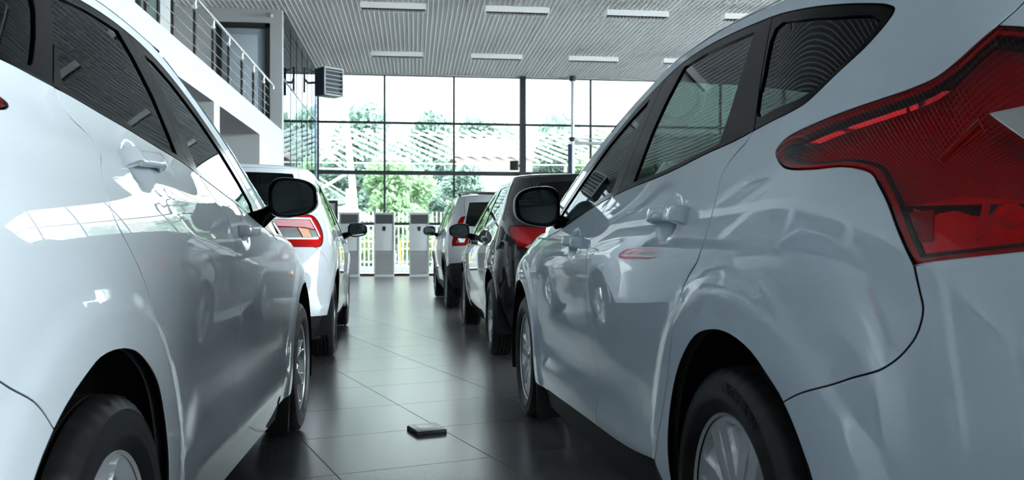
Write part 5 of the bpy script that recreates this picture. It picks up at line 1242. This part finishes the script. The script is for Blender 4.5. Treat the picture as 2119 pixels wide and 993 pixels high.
for K in (A_, B_, C_, D_, E_): build_car(K)
# ------------------------------------------------------------------ outside the glazing
random.seed(7)
M['ground'] = mat('pale_concrete', (0.28, 0.29, 0.29), 0.9, noise=(2, 0.2))
M['bark'] = mat('bark', (0.16, 0.13, 0.10), 0.9)
def leafmat(n, c):
    m = mat(n, c, 0.6); b = m.node_tree.nodes['Principled BSDF']
    b.inputs['Transmission Weight'].default_value = 0.0
    t = m.node_tree; tl = t.nodes.new('ShaderNodeBsdfTranslucent'); tl.inputs[0].default_value = (*c, 1)
    mx = t.nodes.new('ShaderNodeMixShader'); mx.inputs[0].default_value = 0.45
    t.links.new(b.outputs[0], mx.inputs[1]); t.links.new(tl.outputs[0], mx.inputs[2]); t.links.new(mx.outputs[0], t.nodes['Material Output'].inputs[0])
    return m
M['leafA'] = leafmat('green_leaves', (0.24, 0.36, 0.20)); M['leafB'] = leafmat('blue_green_leaves', (0.24, 0.34, 0.28))
M['picket'] = mat('white_picket_paint', (0.42, 0.43, 0.43), 0.6); M['yellow'] = mat('yellow_orange_paint', (0.80, 0.48, 0.08), 0.5)
M['lattice'] = mat('pale_lattice_steel', (0.30, 0.33, 0.33), 0.6); M['yellow_pale'] = mat('pale_yellow_board', (0.75, 0.58, 0.22), 0.6)
mb = MB(); mb.box((6, 76, -0.12), (180, 120, 0.1)); mb.box((6, -50, -0.13), (120, 82, 0.1)); struct(mb.build('ground', M['ground']))
mb = MB(); mb.box((75.2, 3.5, -0.13), (119.6, 25, 0.1)); struct(mb.build('bounce_ground', mat('bounce_ground_white', (0.70, 0.70, 0.69), 0.9)))  # unseen pale ground, added to bounce light up to the ceiling
# picket fence
r = empty('picket_fence', (0, 30, -0.07), 0, 'white picket fence outside behind the floor air conditioners', 'fence')
mb = MB(); x = -6.0
while x < 12: mb.box((x, 0, 1.05), (0.055 if round(x*100) % 5 else 0.06, 0.03, 2.05)); x += 0.145
x = -6.0
while x < 12: mb.box((x, 0.02, 1.08), (0.12, 0.08, 2.16)); x += 2.4
mb.build('pickets', M['picket'], r)
mb = MB(); mb.box((3, 0.04, 0.35), (18, 0.05, 0.08)); mb.box((3, 0.04, 1.6), (18, 0.05, 0.08)); mb.box((3, 0.06, 0.1), (18, 0.12, 0.2)); mb.build('fence_rail', M['picket'], r)
# yellow barriers
r0 = None
for i in range(6):
    if r0 is None:
        r0 = r = empty('yellow_barrier', (0, 0, 0), 0); mb = MB()
        mb.tube([(-0.85, 0, 0), (-0.85, 0, 1.05), (0.85, 0, 1.05), (0.85, 0, 0)], 0.035, 8); mb.build('barrier_frame', M['yellow'], r)
        mb = MB(); mb.tube([(-0.85, 0, 0.78), (0.85, 0, 0.78)], 0.025, 8); mb.tube([(-0.5, 0, 1.05), (-0.5, 0, 0.1)], 0.025, 8); mb.tube([(0.45, 0, 1.05), (0.45, 0, 0.1)], 0.025, 8); mb.build('barrier_bar', M['yellow'], r); kids = list(r.children)
    else:
        r = r0.copy(); COL.objects.link(r)
        for c in kids: d = c.copy(); COL.objects.link(d); d.parent = r
    r.location = (-3.6+2.0*i, 31.6, -0.07)
    setp(r, '%s yellow-orange tubular barrier seen through the white pickets' % ('first', 'second', 'third', 'fourth', 'fifth', 'sixth')[i]+' from the left', 'barrier', 'yellow barriers behind the fence')
r = empty('play_panel', (-1.95, 31.0, -0.07), 0, 'small blue panel on posts between the yellow barriers outside', 'panel')
mb = MB(); mb.bevbox((0, 0, 1.0), (0.30, 0.06, 0.42), 0.02); mb.build('panel', mat('blue_board', (0.06, 0.18, 0.65), 0.5), r)
mb = MB(); mb.tube([(-0.1, 0, 0), (-0.1, 0, 0.8)], 0.03, 8); mb.tube([(0.1, 0, 0), (0.1, 0, 0.8)], 0.03, 8); mb.build('post', M['yellow'], r)
# slatted canopy: white battens falling to the right
r = empty('slatted_canopy', (0, 36, -0.07), 0, 'slatted outdoor canopy of long white battens sloping across the view', 'canopy')
for i in range(44):
    x = -6.5+0.56*i
    mb = MB(); a = Vector((x-3.0, 3.6, 6.15)); b = Vector((x, 0.0, 4.42)); c = (a+b)/2; d = b-a
    rot = d.to_track_quat('X', 'Z').to_matrix(); mb.box(tuple(c), (d.length, 0.05, 0.10), rot); mb.build('batten', M['lattice'], r)
mb = MB(); mb.box((5.5, 0.1, 4.30), (26, 0.10, 0.06)); mb.box((5.5, 3.4, 5.9), (26, 0.08, 0.06)); mb.build('beam', M['lattice'], r)
for x in (-6.5, 6.4, 12.8, 18.4):
    mb = MB(); mb.tube([(x, 0.1, 0), (x, 0.1, 4.25)], 0.06, 8); mb.build('post', M['lattice'], r)
# lattice pylon
r = empty('lattice_pylon', (-4.55, 47.0, -0.07), math.radians(8), 'white steel lattice pylon outside beyond the left end of the glazing', 'pylon')
mb = MB(); H_ = 13.0
def pw(z): return 1.7*(1-z/H_*0.72)
for sx in (-1, 1):
    for sy in (-1, 1): mb.tube([(sx*pw(0), sy*pw(0), 0), (sx*pw(H_), sy*pw(H_), H_)], 0.10, 6)
mb.build('mast_legs', M['lattice'], r)
mb = MB()
for k in range(8):
    z0 = k*H_/8; z1 = (k+1)*H_/8; a, b = pw(z0), pw(z1)
    for s in (-1, 1):
        mb.tube([(-a, s*a, z0), (b, s*b, z1)], 0.05, 6); mb.tube([(a, s*a, z0), (-b, s*b, z1)], 0.05, 6); mb.tube([(s*a, -a, z0), (s*b, b, z1)], 0.05, 6); mb.tube([(-b, s*b, z1), (b, s*b, z1)], 0.05, 6)
mb.build('cross_bracing', M['lattice'], r)
# kiosk with pale roof and yellow board
r = empty('kiosk', (-3.6, 37.0, -0.07), 0, 'small pale kiosk with a white hipped awning and yellow board outside', 'kiosk')
M['kw'] = mat('pale_grey_cladding', (0.30, 0.32, 0.34), 0.8)
mb = MB(); mb.box((-0.5, 1.6, 0.98), (3.6, 2.4, 1.96)); mb.build('kiosk_wall', M['kw'], r)
mb = MB(); mb.loft([[(-2.8, 0, 1.95), (2.1, 0, 1.95), (2.1, 3.2, 1.95), (-2.8, 3.2, 1.95)], [(-2.8, 0, 2.05), (2.1, 0, 2.05), (2.1, 3.2, 2.05), (-2.8, 3.2, 2.05)], [(-1.6, 1.2, 2.6), (0.9, 1.2, 2.6), (0.9, 2.0, 2.6), (-1.6, 2.0, 2.6)]]); mb.build('awning_roof', M['lattice'], r)
mb = MB(); mb.box((1.02, -0.1, 2.92), (0.44, 0.10, 0.74)); mb.tube([(1.02, -0.05, 0), (1.02, -0.05, 2.6)], 0.04, 8); mb.build('yellow_board', M['yellow_pale'], r)
# house with an arched window
r = empty('house', (4.9, 52.0, -0.07), 0, 'beige house with one arched window outside, right of centre', 'house')
mb = MB(); mb.box((0, 2.5, 3.1), (4.6, 5, 6.2)); mb.build('house_wall', mat('beige_render', (0.24, 0.195, 0.16), 0.9), r)
mb = MB(); mb.loft([[(-2.6, -0.3, 6.2), (2.6, -0.3, 6.2), (2.6, 5.3, 6.2), (-2.6, 5.3, 6.2)], [(-2.0, 2.4, 7.6), (2.0, 2.4, 7.6), (2.0, 2.6, 7.6), (-2.0, 2.6, 7.6)]]); mb.build('house_roof', mat('brick_red_roof', (0.30, 0.20, 0.17), 0.9), r)
mb = MB(); pts = [(-0.3, 3.6), (0.3, 3.6), (0.3, 4.4)]+[(0.3*math.cos(q), 4.4+0.45*math.sin(q)) for q in [math.radians(t) for t in range(15, 180, 15)]]+[(-0.3, 4.4)]
mb.add([(x-0.8, -0.06, z) for x, z in pts]+[(x-0.8, 0.0, z) for x, z in pts], [tuple(range(len(pts)))]+[(i, (i+1) % len(pts), (i+1) % len(pts)+len(pts), i+len(pts)) for i in range(len(pts))]); mb.build('arched_window', mat('grey_window_glass', (0.25, 0.32, 0.36), 0.2), r)
# trees
def tree(x, y, h_, rad, lm, label, seed, n=5200):
    rnd = random.Random(seed); r = empty('tree', (x, y, -0.07), 0, label, 'tree', 'trees beyond the fence')
    mb = MB(); mb.tube([(0, 0, 0), (0.1, 0.05, h_*0.35), (-0.1, 0, h_*0.7)], [0.22, 0.16, 0.06], 8)
    blobs = []
    for k in range(15):
        q = rnd.uniform(0, 2*PI); rr = rad*rnd.uniform(0.1, 0.62); z = h_*rnd.uniform(0.22, 0.88); b_ = rad*rnd.uniform(0.32, 0.50)
        c = Vector((rr*math.cos(q), rr*math.sin(q), z)); blobs.append((c, b_)); mb.tube([(0, 0, h_*0.30), tuple(c*0.6+Vector((0, 0, h_*0.15))), tuple(c)], [0.09, 0.05, 0.02], 5)
    mb.build('trunk', M['bark'], r)
    V = []; F = []
    for k in range(n):
        c, b_ = blobs[k % 15]; d = Vector((rnd.gauss(0, 1), rnd.gauss(0, 1), rnd.gauss(0, 0.8))).normalized()*b_*(rnd.random()**0.35)
        p = c+d; a = Vector((rnd.gauss(0, 1), rnd.gauss(0, 1), rnd.gauss(0, 1))).normalized(); e = a.orthogonal().normalized(); s = rnd.uniform(0.14, 0.28)*(h_/8)**0.5
        k0 = len(V); V += [p-a*s, p+e*s*0.55, p+a*s, p-e*s*0.55]; F.append((k0, k0+1, k0+2, k0+3))
    mb = MB(); mb.add(V, F, False)
    me = bpy.data.meshes.new('foliage'); me.from_pydata([tuple(v) for v in V], [], F); me.update(); me.materials.append(lm); link('foliage', me, r)
T = [(-11.6, 56, 8.6, 3.3, 'A', 11000, 'green tree far left beyond the pylon'), (-6.2, 62, 8.8, 3.3, 'A', 11000, 'green tree directly behind the pylon'), (-3.4, 53, 9.4, 3.0, 'B', 11000, 'tall pale tree left in the second bay of the glazing'),
     (0.5, 60, 10.4, 3.2, 'B', 12000, 'tall pale tree rising behind the aisle centre'), (5.7, 66, 11.2, 4.0, 'B', 13000, 'tall pale tree rising behind the arched-window house'), (10.4, 60, 10.2, 3.4, 'B', 11000, 'tree showing just right of the wide front column'), (13.8, 55, 8.6, 3.3, 'A', 11000, 'bushy tree behind the pipe riser'), (21.5, 60, 9.0, 3.4, 'A', 11000, 'round tree at the far right of the glazing'),
     (-0.6, 42.5, 5.2, 2.3, 'A', 8000, 'low tree between the yellow board and the aisle centre'), (2.6, 46, 5.4, 1.4, 'B', 6000, 'small bushy tree just left of the beige house'), (9.2, 43, 5.4, 2.3, 'A', 8000, 'low tree behind the wide front column'),
     (-9.0, 43.0, 5.4, 2.0, 'A', 8000, 'low tree left of the kiosk'), (13.8, 43, 5.4, 2.2, 'A', 8000, 'low tree at the foot of the pipe riser view')]
for i, (x, y, h_, rad, k, n_, lb) in enumerate(T): tree(x, y, h_, rad, M['leaf'+k], lb, 11+i, n_)
# low shrubs along the fence
sh = None
for i in range(9):
    x = -5.4+1.9*i
    if sh is None:
        r = sh = empty('shrub', (0, 0, 0), 0); rnd = random.Random(3); V = []; F = []
        for k in range(2600):
            d = Vector((rnd.gauss(0, 1), rnd.gauss(0, 1), rnd.gauss(0, 1))).normalized()*(rnd.random()**0.35); p = Vector((d.x*0.95, d.y*0.6, 0.75+d.z*0.72))
            a = Vector((rnd.gauss(0, 1), rnd.gauss(0, 1), rnd.gauss(0, 1))).normalized(); e = a.orthogonal().normalized(); s_ = rnd.uniform(0.05, 0.10); k0 = len(V); V += [p-a*s_, p+e*s_*0.5, p+a*s_, p-e*s_*0.5]; F.append((k0, k0+1, k0+2, k0+3))
        me = bpy.data.meshes.new('foliage'); me.from_pydata([tuple(v) for v in V], [], F); me.update(); me.materials.append(M['leafA']); link('foliage', me, r)
        mb = MB(); mb.tube([(0, 0, 0), (0, 0, 0.6)], 0.04, 6); mb.tube([(0, 0, 0.1), (0.3, 0.1, 0.7)], 0.025, 6); mb.tube([(0, 0, 0.1), (-0.3, -0.1, 0.7)], 0.025, 6); mb.build('stems', M['bark'], r); kids = list(r.children)
    else:
        r = sh.copy(); COL.objects.link(r)
        for c in kids: d = c.copy(); COL.objects.link(d); d.parent = r
    r.location = (x, 33.6, -0.07); r.rotation_euler = (0, 0, i*1.1)
    setp(r, 'low green shrub behind the pickets, %s from the left' % ('first', 'second', 'third', 'fourth', 'fifth', 'sixth', 'seventh', 'eighth', 'ninth')[i], 'shrub', 'shrubs behind the white fence')
